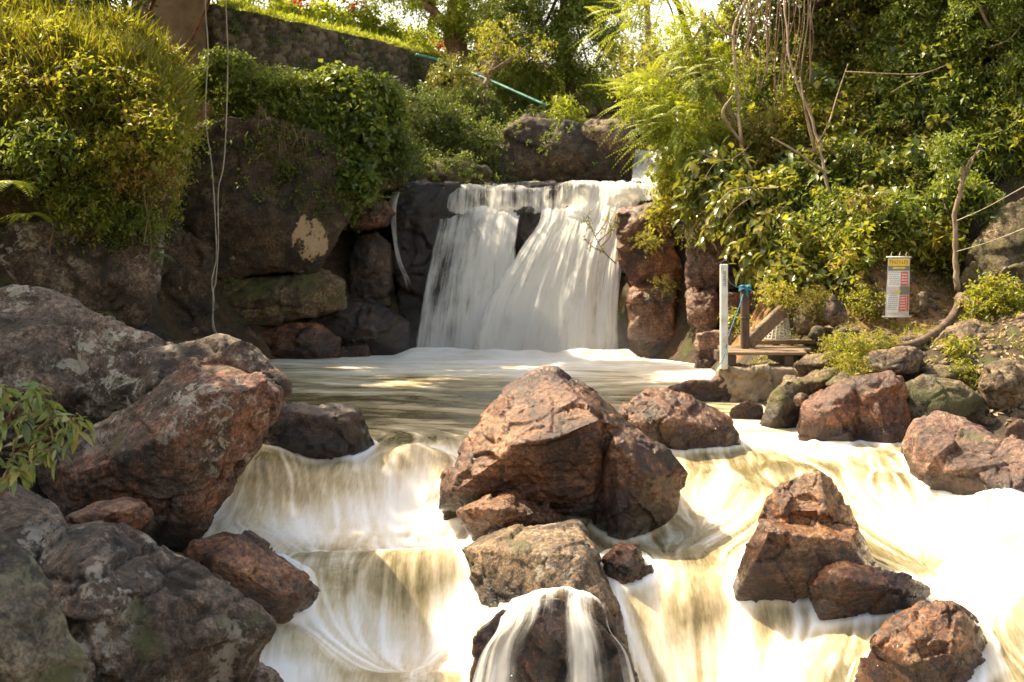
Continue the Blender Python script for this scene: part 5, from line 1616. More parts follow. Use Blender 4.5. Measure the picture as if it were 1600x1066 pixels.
tree("tree", "slender forked tree with pale twigs between the stump and the shaded boulder", [P(757, 178, 31.6), P(760, 130, 31.5), P(775, 95, 31.4)], (.10, .075, .05),
     [([P(762, 118, 31.5), P(790, 100, 31.3), P(812, 82, 31.2)], (.05, .035, .02)), ([P(765, 108, 31.5), P(778, 75, 31.4), P(785, 50, 31.4)], (.05, .04, .02)), ([P(760, 120, 31.5), P(752, 90, 31.4), P(740, 70, 31.3)], (.04, .03, .015))],
     [E(775, 55, 31.3, .5, .5, .45), E(825, 70, 31.3, .5, .5, .3), E(750, 95, 31.2, .2, .3, .2)], 420, "small", "bank", 382, bark=MB_PALE, tint=.75, gap=.45)
tree("tree", "tall thin distant tree trunk against the bright sky over the wall", [P(672, 95, 44), P(675, 30, 44), P(678, -80, 44)], (.14, .12, .1), [], [E(680, -60, 44, 1.4, 1, .9), E(640, -20, 45, .9, .8, .5)], 600, "small", "bright", 383, tint=.6, gap=.5, scale=1.3)
tree("tree", "distant pale tree seen through the gap above the dam wall", [P(1010, 140, 50), P(1012, 40, 50), P(1005, -60, 50)], (.16, .13, .1), [], [E(985, 60, 49, .9, .8, 1.0), E(1050, 110, 50, 1.3, 1, 1.2), E(960, -20, 49.5, 1.4, 1.2, .8), E(1060, -50, 50, 1.8, 1.4, .7)], 4200, "small", "olive", 384, bark=MB_PALE, tint=.75, gap=.5, scale=1.3)
lv = Leaves(385)
p = np.stack([lv.r.uniform(2.55, 4.3, 900), lv.r.uniform(35.6, 36.4, 900), np.full(900, 6.65)], 1)
lv.blades(p, .34, .03, .5, .8)
tag(link("grass", lv.mesh("grass"), ML["bright"]), "sunlit grass fringe along the top of the dam wall", "grass", kind="stuff")
lv = Leaves(386)
t = lv.r.random(2600)
wp = spline([pl(330, 60, 27.0), pl(430, 60, 28.6), pl(560, 80, 31.0), pl(650, 100, 33.4), pl(720, 120, 36)], 200)
p = wp[(t * 199).astype(int)]
p = np.stack([p[:, 0] + lv.r.normal(0.1, .15, 2600), p[:, 1] + lv.r.normal(.3, .18, 2600), np.full(2600, 7.52)], 1)
lv.blades(p, .20, .03, .6, .75)
tag(link("grass", lv.mesh("grass"), ML["bright"]), "golden backlit grass along the top of the rubble wall", "grass", kind="stuff")
# far wood behind everything, on the plateau
lv = Leaves(387)
cl_ = [((x, 70 + 8 * math.sin(x * .3), 9.0 + 1.2 * math.sin(x * 1.1)), (4.2, 3.0, 2.6 + .8 * math.sin(x * .7))) for x in range(-40, -7, 4)] + [((x, 62, 9.5), (3.5, 3.0, 5.0)) for x in range(9, 40, 4)]
p, d = in_ellipsoids(cl_, 5200, lv.r, .5, .35, 2.0, 3)
grow(lv, p, d, "broad", .6, .3, scale=2.2)
tag(link("far_wood", lv.mesh("far_wood"), ML["bright"]), "far sunlit wood on the land beyond the wall", "wood", kind="stuff")

tree("tree", "tall tree behind the ochre pier, its boughs out of view and added to shade the waterfall", [(-8.6, 29.0, 7.2), (-8.0, 28.6, 8.6), (-7.0, 28.0, 9.8)], (.28, .22, .16), [],  # crown above the view, added to filter the sun on the fall
     [((-7.6, 27.8, 9.2), (1.5, 1.4, .9)), ((-5.9, 28.0, 9.0), (1.6, 1.3, .8)), ((-4.3, 28.2, 9.2), (1.3, 1.2, .7)), ((-8.8, 26.6, 9.6), (1.4, 1.2, .8)), ((-5.2, 29.4, 10.2), (1.6, 1.3, .8))], 800, "small", "deep", 392, tint=.6, gap=.0, shell=.1, scale=1.2)
tree("tree", "unseen tree on the left bank, its high boughs added to shade the pool", [(-9.6, 15.0, 3.0), (-8.4, 16.0, 5.6), (-6.6, 17.4, 7.4), (-5.2, 18.5, 8.0)], (.25, .2, .15, .08), [],  # out-of-view boughs added between the sun and the pool
     [((-6.4, 18.4, 7.9), (1.1, 1.3, .6)), ((-5.2, 20.2, 7.9), (1.3, 1.4, .6)), ((-3.9, 19.0, 7.6), (1.1, 1.3, .6)), ((-5.6, 22.4, 8.4), (1.3, 1.2, .6)), ((-3.4, 21.4, 8.2), (1.1, 1.3, .6)), ((-5.8, 16.6, 7.6), (.9, .9, .5)), ((-6.8, 20.7, 7.9), (1.0, 1.2, .5)), ((-4.6, 23.9, 8.3), (1.3, 1.2, .6)), ((-6.9, 24.9, 8.5), (1.2, 1.2, .6)), ((-3.6, 25.7, 8.5), (1.1, 1.2, .6))], 9000, "medium", "deep", 393, tint=.6, gap=.25, scale=1.3)
# unseen trees added for the shade on the left rocks; they stand on the left bank outside the picture
tree("tree", "unseen broad-leaved tree on the left bank, added to shade the foreground boulders", [(-8.4, 9.5, 1.5), (-8.2, 9.6, 4), (-8.0, 9.5, 6)], (.25, .2, .14), [],
     [((-6.4, 8.5, 6.9), (1.4, 1.3, .8)), ((-7.6, 9.6, 7.2), (1.3, 1.2, .8)), ((-5.9, 6.8, 6.4), (1.2, 1.2, .7))], 2200, "broad", "deep", 390, tint=.6, gap=.25, scale=1.5)
tree("tree", "unseen broad-leaved tree on the left bank, added to shade the huge lichened boulder", [(-9.2, 13.5, 2.5), (-9.0, 13.4, 4.5), (-8.8, 13.2, 6.4)], (.25, .2, .14), [],  # second added shade tree, also covers the water beside the boulder
     [((-8.3, 12.4, 6.8), (1.4, 1.3, .9)), ((-9.6, 13.6, 7.2), (1.5, 1.5, 1.0)), ((-8.6, 11.3, 6.4), (1.1, 1.1, .8)), ((-7.3, 14.8, 7.1), (1.0, .8, .5)), ((-7.1, 11.7, 6.9), (.8, .7, .4))], 3200, "broad", "deep", 391, tint=.6, gap=.25, scale=1.5)
# ------------------------------------------------------------------ right bank vegetation
rb = bpy.data.objects["ground"]
lv = Leaves(401)


def keep_right(c, n):
    px, py = topx(c)
    ok = (c[:, 0] > 2.6) & (c[:, 1] > 17.3) & (c[:, 1] < 27) & (c[:, 2] > 1.3) & (px < 1700) & (py > -120) & (px > 960)
    return ok & ~((px > 1350) & (px < 1480) & (py > 400)) & ~((px < 1300) & (py > 455)) & ~((px > 1478) & (py > 262)) & ~((px < 1195) & (py > 318)) & ~((px > 1440) & (py > 400))


def keep_back(c, n):
    px, py = topx(c)
    return (c[:, 0] > 3.0) & (c[:, 1] >= 27) & (c[:, 1] < 44) & (px < 1700) & (c[:, 2] > 3.6)


p, nm = on_surface(rb, 17000, lv.r, keep_right)
p2, nm2 = on_surface(rb, 5000, lv.r, lambda c, n: (c[:, 1] > 10) & (c[:, 1] < 22) & (topx(c)[0] > 1690) & (topx(c)[0] < 2600) & (c[:, 2] > .9))
p, nm = np.vstack([p, p2]), np.vstack([nm, nm2])
cl = fbm(p / .75, 4, 19)
lay = [Leaves(402), Leaves(403), Leaves(404)]
hgt = lv.r.uniform(0, 1, len(p)) ** .7 * np.clip(cl + .30, 0.02, .7) * 1.9
keep_ = cl > -.24
p, nm, cl, hgt = p[keep_], nm[keep_], cl[keep_], hgt[keep_]
p = p + unit(nm * .5 + np.array((0, -.25, .7))) * hgt[:, None]
kind_ = fbm(p / 1.1 + 40, 3, 23)
sty = fbm(p / .5 + 80, 2, 29)
for k0, k1, L_, base_t in [(-9, -.12, lay[0], .5), (-.12, .10, lay[1], .5), (.10, 9, lay[2], .55)]:
    for s0, s1_, st in [(-9, -.15, "small"), (-.15, 0, "tiny"), (0, .13, "medium"), (.13, 9, "heart")]:
        k = (kind_ >= k0) & (kind_ < k1) & (sty >= s0) & (sty < s1_)
        if k.any():
            grow(L_, p[k], nm[k], st, base_t + .25 * (lv.r.random() - .4), .28, up=.4, jit=.6, scale=1.1)
p, nm = on_surface(rb, 6000, lv.r, keep_back)
grow(lay[0], p + nm * lv.r.uniform(0, 1.2, (len(p), 1)), nm, "medium", .5, .28, up=.5, jit=.45, scale=2.0)
for L_, mt_, lab_ in zip(lay, ("olive", "cliff", "bank"), ("olive and brown undergrowth tangled over the right bank", "dark green undergrowth in patches over the right bank", "yellow-green undergrowth in patches over the right bank")):
    tag(link("undergrowth", L_.mesh("undergrowth"), ML[mt_]), lab_, "undergrowth", kind="stuff")

bushes = [  # px, py, D, rx, ry, rz, style, mat, tint, n, label
    (1120, 275, 21.5, .50, .45, .40, "broad", "glossy", .62, 190, "glossy broad-leaved plant hanging over the block cliff right of the falls"),
    (1175, 312, 20.8, .45, .4, .36, "broad", "glossy", .75, 180, "sunlit broad-leaved plant above the white post"),
    (1215, 375, 20.2, .45, .4, .38, "broad", "glossy", .7, 170, "drooping broad-leaved plant above the diagonal plank"),
    (1265, 400, 19.6, .42, .4, .42, "heart", "glossy", .75, 230, "heart-leaved vine clump above the basket"),
    (1245, 440, 19.2, .34, .3, .30, "heart", "glossy", .8, 150, "lowest heart-leaved vine clump, just above the basket"),
    (1310, 350, 20.2, .45, .4, .45, "medium", "cliff", .5, 300, "shaded leafy shrub left above the price banner"),
    (1395, 340, 19.6, .55, .45, .30, "medium", "cliff", .7, 360, "spreading green shrub directly above the price banner"),
    (1450, 370, 19.4, .36, .35, .24, "medium", "bank", .75, 220, "light green shrub between the price banner and the leaning sapling"),
    (1340, 385, 19.3, .40, .35, .30, "small", "bank", .7, 260, "low sunlit shrub left of the price banner"),
    (1430, 295, 20.6, .60, .5, .40, "small", "olive", .6, 460, "small-leaved shrub in the middle of the right bank"),
    (1350, 270, 21.0, .60, .5, .45, "long", "glossy", .5, 360, "shrub with long hanging dark leaves left of the bank's middle"),
    (1270, 280, 21.2, .55, .5, .50, "broad", "deep", .6, 260, "dark broad-leaved shrub behind the forked pale trunk"),
    (1510, 240, 20.6, .60, .5, .50, "small", "cliff", .6, 460, "shrub above the leaning sapling"),
    (1570, 225, 20.4, .50, .45, .34, "long", "cliff", .62, 300, "long-leaved shrub beneath the right-hand tree trunk"),
    (1560, 190, 20.8, .55, .45, .45, "heart", "olive", .7, 260, "shrub with large yellowish leaves near the right edge"),
    (1440, 200, 21.5, .70, .5, .50, "small", "olive", .7, 620, "yellow-flecked shrub in the upper part of the right bank"),
    (1350, 190, 21.8, .65, .5, .50, "small", "olive", .65, 560, "olive shrub behind the bowed bare branch"),
    (1260, 200, 22.0, .60, .5, .50, "small", "bank", .8, 520, "very bright small-leaved shrub beside the hanging vines"),
    (1190, 225, 22.2, .60, .5, .45, "small", "olive", .75, 520, "sunlit olive shrub above the broad-leaved plants"),
    (1130, 240, 22.6, .55, .5, .45, "small", "bank", .7, 460, "bright shrub below the feathery tree's right side"),
    (1075, 272, 22.8, .36, .4, .26, "medium", "bank", .7, 240, "leafy shrub dipping toward the sunlit water by the fall's head"),
    (1060, 318, 23.2, .18, .2, .14, "medium", "bank", .8, 110, "small yellow-green tuft on top of the block cliff"),
    (1500, 300, 19.4, .24, .24, .18, "medium", "cliff", .6, 140, "green plant at the crest of the massive mossy boulder"),
    (1608, 490, 17.0, .16, .16, .16, "medium", "cliff", .6, 110, "leafy plant on the right edge in front of the massive mossy boulder"),
    (1555, 470, 16.9, .22, .2, .25, "small", "bank", .5, 140, "small plant between the mossy boulder and the rounded brown boulder"),
]
for i, (px, py, D, rx, ry, rz, st, mt, ti, n, lab) in enumerate(bushes):
    bush("bush", lab, "bush", [E(px, py, D, rx, ry, rz), E(px + 26, py + 16, D - .15, rx * .6, ry * .7, rz * .65), E(px - 26, py + 12, D, rx * .6, ry * .7, rz * .65)], int(n * 2.3), st, mt, 410 + i, ti, gap=.36, hi=st in ("broad",), shell=.35)


def feathers(n, cs, L, tint=.6):
    def f(lv, p, d):
        q, dd = in_ellipsoids(cs, n, lv.r, .5)
        dd = unit(dd * .6 + np.array((-.45, -.25, .1)) + lv.r.normal(0, .3, dd.shape))
        fronds(lv, q, dd, L, 34, .11, .026, .35, tint)
    return f


cs = [E(1010, 150, 22.6, .45, .5, .35), E(1060, 190, 22.4, .55, .5, .45), E(1110, 110, 22.6, .5, .5, .45), E(1055, 225, 22.3, .35, .4, .3), E(1090, 60, 23, .5, .5, .4)]
tree("feathery_tree", "feathery fern-leaved tree leaning over the fall's head from the right", [P(1190, 300, 23.2), P(1150, 200, 23.0), P(1110, 110, 22.8), P(1100, 20, 22.8)], (.10, .085, .06, .04), [], cs, 900, "small", "fern", 450, bark=MB_PALE, tint=.5, gap=.3,
     extra=feathers(300, cs, .75, .65))
cs2 = [E(970, 30, 25, .45, .5, .3), E(1000, 10, 25, .4, .5, .3), E(1030, -30, 25, .6, .6, .4)]
tree("feathery_tree", "second feathery tree whose bright fronds hang in the patch of open sky", [P(1120, 330, 25.6), P(1090, 120, 25.4), P(1050, -10, 25.2), P(1000, -40, 25)], (.10, .085, .06, .03), [], cs2, 120, "small", "fern", 451, bark=MB_DARK, tint=.5, gap=.3,
     extra=feathers(80, cs2, .8, .75))
tree("tree", "dark canopy tree over the hanging vines on the right bank", [P(1290, 210, 23.6), P(1285, 110, 23.4), P(1270, 0, 23.2), P(1260, -80, 23)], (.22, .2, .17, .12), [],
     [E(1180, 20, 22.8, .7, .6, .5), E(1260, 60, 23.2, .6, .6, .5), E(1330, 40, 23, .8, .6, .5), E(1400, 70, 22.6, .7, .6, .5), E(1250, -60, 23, 1.4, 1.2, .7), E(1400, -50, 23, 1.4, 1.2, .7), E(1350, 120, 22.8, .6, .5, .4)], 6000, "medium", "olive", 452, tint=.5, gap=.42)
tree("tree", "grey-brown straight trunk of the tree near the right edge", [P(1575, 262, 20.4), P(1578, 130, 20.5), P(1572, 0, 20.6), P(1576, -90, 20.6)], (.085, .075, .07, .06),
     [([P(1576, 110, 20.5), P(1598, 70, 20.4), P(1625, 50, 20.3)], (.04, .03, .015)), ([P(1574, 80, 20.5), P(1545, 40, 20.4), P(1520, -10, 20.3)], (.04, .03, .015))],
     [E(1540, 30, 20.5, .7, .5, .4), E(1600, 110, 20.2, .4, .4, .4), E(1620, 20, 20.2, .6, .5, .4), E(1560, -60, 20.6, 1.1, .9, .5)], 2800, "small", "cliff", 453, bark=MB_PALE, tint=.55, gap=.42)
tree("tree", "green mid-bank tree between the dark canopy tree and the straight trunk", [P(1480, 260, 21.4), P(1475, 130, 21.5), P(1460, 0, 21.6)], (.09, .075, .05), [],
     [E(1470, 100, 21.3, .7, .5, .45), E(1500, 150, 21.0, .5, .5, .4), E(1420, 130, 21.4, .5, .5, .4), E(1460, 30, 21.6, .8, .6, .45), E(1460, -50, 21.6, 1.1, .9, .5)], 5000, "small", "cliff", 454, tint=.55, gap=.42)
tree("leaning_sapling", "thin leaning sapling with few leaves at its tip beside the massive mossy boulder", [P(1496, 455, 18.4), P(1494, 390, 18.4), P(1493, 335, 18.35), P(1502, 290, 18.3), P(1506, 262, 18.3)], (.045, .04, .036, .034, .028), [([P(1502, 290, 18.3), P(1515, 262, 18.3), P(1530, 225, 18.3)], (.02, .015, .008))], [E(1510, 235, 18.4, .35, .3, .25)], 260, "small", "cliff", 455, bark=MB_PALE)
tree("forked_tree", "thin forked pale tree standing amid the right bank's leaves", [P(1302, 395, 20.0), P(1300, 330, 20.1), P(1288, 270, 20.2), P(1270, 190, 20.4), P(1235, 100, 20.6), P(1225, 0, 20.8)], (.022, .026, .026, .024, .02, .016),
     [([P(1278, 225, 20.3), P(1296, 190, 20.3), P(1308, 150, 20.45), P(1325, 100, 20.6)], (.016, .013, .007)), ([P(1288, 270, 20.2), P(1240, 235, 20.0), P(1205, 215, 19.9)], (.03, .02, .012)), ([P(1275, 240, 20.3), P(1260, 180, 20.2), P(1250, 120, 20.2)], (.03, .02, .01))], [], 0, "small", "cliff", 456, bark=MB_PALE)
tree("crooked_tree", "crooked pale branch bending down through the leaves right of the feathery tree", [P(1225, 320, 20.9), P(1185, 280, 21.2), P(1160, 225, 21.6), P(1150, 110, 21.9), P(1148, 40, 22), P(1180, -20, 22)], (.022, .028, .03, .028, .028, .024),
     [([P(1150, 60, 22), P(1125, 45, 21.9), P(1110, 20, 21.9)], (.03, .025, .012)), ([P(1160, 225, 21.6), P(1130, 180, 21.5), P(1145, 150, 21.4)], (.03, .03, .02))], [], 0, "small", "cliff", 457, bark=MB_PALE)
# bare twigs
for i, (pts, rad, lab) in enumerate([
    ([P(1320, 112, 19.8), P(1380, 115, 19.7), P(1440, 115, 19.7), P(1488, 98, 19.8)], .018, "bowed bare branch across the middle of the right bank"),
    ([P(1392, 145, 19.7), P(1420, 128, 19.7), P(1450, 112, 19.75)], .010, "thin bare twig under the bowed bare branch"),
    ([P(1092, 235, 20.6), P(1110, 246, 20.6), P(1140, 250, 20.6), P(1170, 230, 20.7)], .012, "bare twig left of the broad-leaved plants, upper"),
    ([P(1100, 280, 20.6), P(1118, 255, 20.6), P(1142, 249, 20.6)], .009, "bare twig left of the broad-leaved plants, lower"),
    ([P(1180, 305, 20.2), P(1150, 325, 20.2), P(1130, 350, 20.2)], .012, "bare reddish stalk hanging above the orange rock face"),
    ([P(1605, 28, 19.9), P(1578, 60, 20), P(1545, 75, 20)], .012, "bare twig crossing the straight trunk at top right"),
]):
    m = MB()
    rad *= .62
    m.tube(spline(pts, 16), (rad, rad * .9, rad * .5), 6, rough=.2, seed=i)
    tag(m.build("bare_branch", MB_PALE, loc=pts[0], smooth=True), lab, "branch")
# hanging vines
vr = np.random.default_rng(9)
for i in range(26):
    px = 1160 + i * 4.6 + vr.uniform(-4, 4)
    y1 = vr.uniform(90, 175) if i > 2 else vr.uniform(60, 110)
    D = 21.4 + vr.uniform(-.3, .4)
    sway = vr.uniform(-16, 16)
    pts = [P(px + sway * math.sin(k * .9 + i * 1.7) * .6 - k * 1.2, -40 + (y1 + 40) * k / 6, D) for k in range(7)]
    m = MB()
    m.tube(spline(pts, 28), vr.uniform(.005, .013), 5, rough=.2, seed=i)
    tag(m.build("hanging_vine", MB_RED if i % 2 else MB_PALE, loc=pts[0], smooth=True), "brown leafless vine, one of many hanging in a curtain at the upper right", "vine", "hanging vines in the curtain on the right bank")

# spray of pale flower-like leaves leaning over the orange rock face
lv = Leaves(470)
path = spline([P(1180, 292, 20.2), P(1140, 300, 20.0), P(1115, 330, 19.9), P(1095, 370, 19.9)], 24)
d = np.gradient(path, axis=0)
lv.sprigs(path, unit(np.stack([d[:, 0] * .3 - .05, np.full(24, -.35), np.full(24, -.5)], 1)), .1, 4, .17, .085, .3, tint=.9, hang=.6)
b = np.array(P(1180, 292, 20.2))
r_ = empty("leafy_branch", b, "arching branch of pale shining leaves above the orange rock face", "branch")
link("foliage", lv.mesh("leafy_branch_foliage", True, loc=b), ML["glossy"], r_)
m = MB(); m.tube(path, (.014, .006), 6); m.build("stem", MB_PALE, r_, smooth=True).location = -b

# terrace tufts, mosses and small plants on the shore
for i, (px, py, D, r, st, mt, ti, n, lab) in enumerate([
    (1320, 545, 15.6, .26, "tiny", "bank", .65, 230, "low leafy tuft growing on the tan ledge by the platform"),
    (1368, 540, 15.6, .20, "tiny", "bank", .55, 150, "low leafy tuft right of the ledge tuft, above the long flat slab"),
    (1332, 575, 15.1, .13, "tiny", "bank", .7, 100, "bright weed at the left end of the long flat slab"),
    (1338, 600, 15.0, .08, "tiny", "bank", .7, 50, "bright weed dangling below the long flat slab's left end"),
    (1494, 550, 15.9, .13, "medium", "bank", .7, 50, "bright small plant in front of the rounded brown boulder"),
    (1500, 585, 15.3, .12, "tiny", "bank", .6, 70, "little weed trailing below the rounded brown boulder"),
    (1215, 465, 18.2, .20, "small", "bank", .8, 100, "sunlit moss and leaves above the diagonal plank"),
    (1350, 470, 18.2, .22, "small", "bank", .55, 110, "small weeds left of the price banner"),
    (1275, 470, 17.8, .22, "tiny", "moss", .7, 170, "golden mossy tuft on the stones right of the basket"),
    (1150, 500, 18.0, .10, "small", "bank", .6, 40, "little green tuft growing behind the dark post"),
    (1080, 365, 22.6, .20, "tiny", "bank", .6, 90, "small tuft on top of the block cliff's right side"),
    (1010, 375, 24.0, .16, "tiny", "bank", .6, 70, "small weed in a joint of the block cliff"),
    (1035, 445, 23.9, .16, "tiny", "moss", .6, 70, "mossy tuft above the tall slab of the block cliff"),
]):
    bush("tuft", lab, "plant", [E(px, py, D, r, r * .8, r * .6), E(px + 10, py + 5, D, r * .6, r * .6, r * .5)], n, st, mt, 480 + i, ti, gap=.2, stems=2, scale=.75)

# twiggy little plant in front of the falls
lv = Leaves(495)
b = np.array(P(962, 412, 23.4))
r_ = empty("sapling", b, "little twiggy sapling growing sideways in front of the falling water", "plant")
m = MB()
ends = []
for q in [[(962, 412), (945, 395), (930, 370), (920, 345)], [(945, 395), (925, 385), (912, 372)], [(930, 370), (945, 350), (952, 332)], [(940, 385), (955, 365), (948, 340)], [(925, 358), (915, 345), (922, 330)], [(935, 378), (958, 355), (962, 335)]]:
    pt = spline([P(a, c, 23.4 - .05 * k) for k, (a, c) in enumerate(q)], 10)
    m.tube(pt, (.012, .005), 5)
    ends.append(pt[3:])
m.build("stem", MB_DARK, r_, smooth=True).location = -b
pp = np.vstack(ends)
lv.sprigs(pp, lv.r.normal(0, .5, pp.shape) + np.array((0, -.2, .4)), .10, 4, .075, .035, .2, tint=.7)
link("foliage", lv.mesh("sapling_foliage", loc=b), ML["bank"], r_)

# leafy shrub at the left edge, close to the camera
lv = Leaves(500)
b = np.array(P(-20, 800, 6.4))
r_ = empty("leafy_shrub", b, "close leafy shrub with long pale green leaves at the left edge over the boulders", "shrub")
m = MB()
for q in [[(-20, 800), (20, 720), (60, 690), (110, 672)], [(-20, 800), (-5, 700), (20, 640), (55, 605)], [(-20, 800), (10, 740), (25, 690), (40, 650)], [(-20, 800), (-10, 720), (0, 660), (10, 610)], [(-20, 800), (30, 740), (60, 710), (80, 700)], [(20, 720), (50, 680), (90, 650), (120, 660)], [(-20, 800), (0, 760), (20, 735), (30, 730)], [(5, 670), (30, 630), (60, 620), (85, 640)]]:
    pt = spline([P(a, c, 6.4 - .06 * k + lv.r.uniform(-.1, .1)) for k, (a, c) in enumerate(q)], 14)
    m.tube(pt, (.007, .003), 6)
    pz = pt[5:]
    d = np.gradient(pt, axis=0)[5:]
    lv.sprigs(pz, unit(unit(d) + lv.r.normal(0, .3, d.shape)), .04, 2, .105, .036, .2, spread=.7, tint=.62, tvar=.22, hang=.45, face_up=.6)
    e = pt[-1:]
    lv.sprigs(np.repeat(e, 4, 0), unit(np.gradient(pt, axis=0)[-1:] + lv.r.normal(0, .5, (4, 3))), .05, 2, .11, .038, .3, spread=.5, tint=.75, hang=.4)
m.build("stem", MB_RED, r_, smooth=True).location = -b
link("foliage", lv.mesh("leafy_shrub_foliage", True, loc=b), ML["shrub"], r_)

# leaf litter, pebbles and grass on the right shore
def shore(c, n):
    px, py = topx(c)
    return (c[:, 0] > 3.2) & (c[:, 1] > 13.8) & (c[:, 1] < 19.5) & (px < 1700) & (c[:, 2] > .05)


lv = Leaves(510)
p, nm = on_surface(rb, 2600, lv.r, shore)
d = unit(np.cross(nm, lv.r.normal(0, 1, nm.shape)))
lv.add(p + nm * .012, d, nm, lv.r.uniform(.05, .11, len(p)), lv.r.uniform(.025, .05, len(p)), lv.r.random(len(p)))
tag(link("leaf_litter", lv.mesh("leaf_litter"), ML["dry"]), "dead leaves littering the soil of the right shore", "leaf litter", kind="stuff")
lv = Leaves(511)
p, nm = on_surface(rb, 1500, lv.r, lambda c, n: shore(c, n) & (fbm(c / .5, 3, 41) > .08))
lv.blades(p, .16, .012, .5, .6)
p, nm = on_surface(rb, 900, lv.r, lambda c, n: shore(c, n) & (fbm(c / .5, 3, 43) > .1))
grow(lv, p, nm, "tiny", .6, .25, up=.6, scale=.5)
tag(link("grass", lv.mesh("grass"), ML["bank"]), "short grass and weeds between the stones of the right shore", "grass", kind="stuff")
p, nm = on_surface(rb, 420, lv.r, shore)
m = MB()
bm = bmesh.new(); bmesh.ops.create_icosphere(bm, subdivisions=2, radius=1)
iv = np.array([x.co[:] for x in bm.verts]); bm.verts.index_update(); fi = np.array([[x.index for x in f.verts] for f in bm.faces]); bm.free()
for i in range(len(p)):
    r = lv.r.uniform(.025, .09)
    m.add(p[i] + iv * (1 + .3 * fbm(iv * 1.3 + i, 2, 3)[:, None]) * np.array((r * lv.r.uniform(.8, 1.5), r * lv.r.uniform(.8, 1.3), r * .7)), fi)
tag(m.build("gravel", MR["tan"], smooth=True), "loose pebbles on the soil of the right shore", "gravel", kind="stuff")
# ------------------------------------------------------------------ platform, posts, banner, basket, pipes, cables
M_WOOD = plain("weathered_wood", (.20, .135, .080), .8, .35, 4, stretch=(1, 6, 6), bump=.5)
M_WOODD = plain("dark_wet_wood", (.085, .052, .032), .75, .35, 5, stretch=(4, 4, .6), bump=.5)
M_WPAINT = plain("chalky_white_paint", (.62, .60, .54), .6, .12, 7, bump=.25, dark=(.36, .33, .27))
M_BLACK = plain("black_ink", (.03, .03, .03), .6, .1, 8, bump=0)
M_BLUE = plain("blue_rope", (.03, .20, .30), .7, .25, 20, bump=.3)
M_TEAL = plain("green_plastic_pipe", (.05, .20, .15), .45, .25, 5, bump=.1)
M_PVC = plain("pale_plastic_pipe", (.50, .48, .38), .45, .15, 5, bump=.1)
M_CABLE = plain("pale_cable", (.42, .38, .31), .6, .35, 3, bump=.1)
M_RUST = plain("rusty_iron", (.23, .075, .035), .8, .4, 6, bump=.5)
M_CONC = plain("rough_concrete", (.27, .20, .125), .9, .45, 5, bump=.8)

# stone and mortar footing that carries the platform
rock("platform_footing", "rough mortared stone footing that carries the wooden platform at the pool edge", "footing",
     hull([(1121, 575), (1250, 575), (1262, 640), (1122, 650)], 16.9, 1.3, [], .97), M_CONC, .028, facet=.06, fsize=.3, rough=.035, seed=140)
dk = P(1205, 550, 17.0)
deck = empty("wooden_platform", (dk[0], 17.6, .55), "small weathered wooden platform on beams at the pool's right edge", "platform")
dl = np.array((dk[0], 17.6, .55))


def child(m, name, mat, root, o, smooth=False):
    x = m.build(name, mat, root, None, smooth)
    x.location = -np.asarray(o)
    return x


zt = P(0, 553, 17.0)[2]
for i in range(4):
    m = MB()
    y0 = 17.02 + i * .30
    xl, xr = P(1132 + 4 * i, 0, 17)[0], P((1262, 1268, 1285, 1290)[i], 0, 17)[0]
    m.box(((xl + xr) / 2, y0 + .14, zt + .004 * (i % 2)), (xr - xl, .285, .045), bevel=.008)
    child(m, "plank", M_WOOD, deck, dl)
m = MB()
xl, xr = P(1190, 0, 18)[0], P(1290, 0, 18)[0]
m.box(((xl + xr) / 2, 18.35, zt + .07), (xr - xl, .22, .06), bevel=.01)
child(m, "plank", M_WOOD, deck, dl)
for px in (1142, 1232):
    m = MB()
    m.box((P(px, 0, 17.1)[0], 17.6, zt - .095), (.135, 1.1, .145), bevel=.01)
    child(m, "beam", M_WOODD, deck, dl)

b = P(1131, 571, 16.92)
post = empty("gauge_post", b, "white painted square gauge post standing at the platform's corner", "post")
m = MB()
tz = P(0, 414, 16.92)[2]
m.box((b[0], b[1], (b[2] + tz) / 2 - .02), (.098, .098, tz - b[2] + .06), bevel=.008)
child(m, "post_body", M_WPAINT, post, b)
m = MB()
for i in range(9):
    m.box((b[0] - .004, b[1] - .0515, P(0, 424 + i * 2.7, 16.92)[2]), (.030 if i % 2 else .018, .004, .006))
m.box((b[0] + .012, b[1] - .0515, P(0, 436, 16.92)[2]), (.005, .004, .21))
child(m, "scale_mark", M_BLACK, post, b)
m = MB()
m.tube([(b[0] + .056 * math.cos(a), b[1] + .056 * math.sin(a) * 1.0, P(0, 471, 16.92)[2]) for a in np.linspace(math.pi / 4, 2.25 * math.pi, 5)], .006, 5)
child(m, "wire_band", M_BLACK, post, b)
m = MB()
m.tube(spline([P(1137, 415, 16.92), P(1138, 407, 16.92), P(1134, 405, 16.92), P(1128, 410, 16.9), P(1118, 412, 16.9)], 14), .006, 5)
child(m, "wire_hook", M_BLACK, post, b, True)

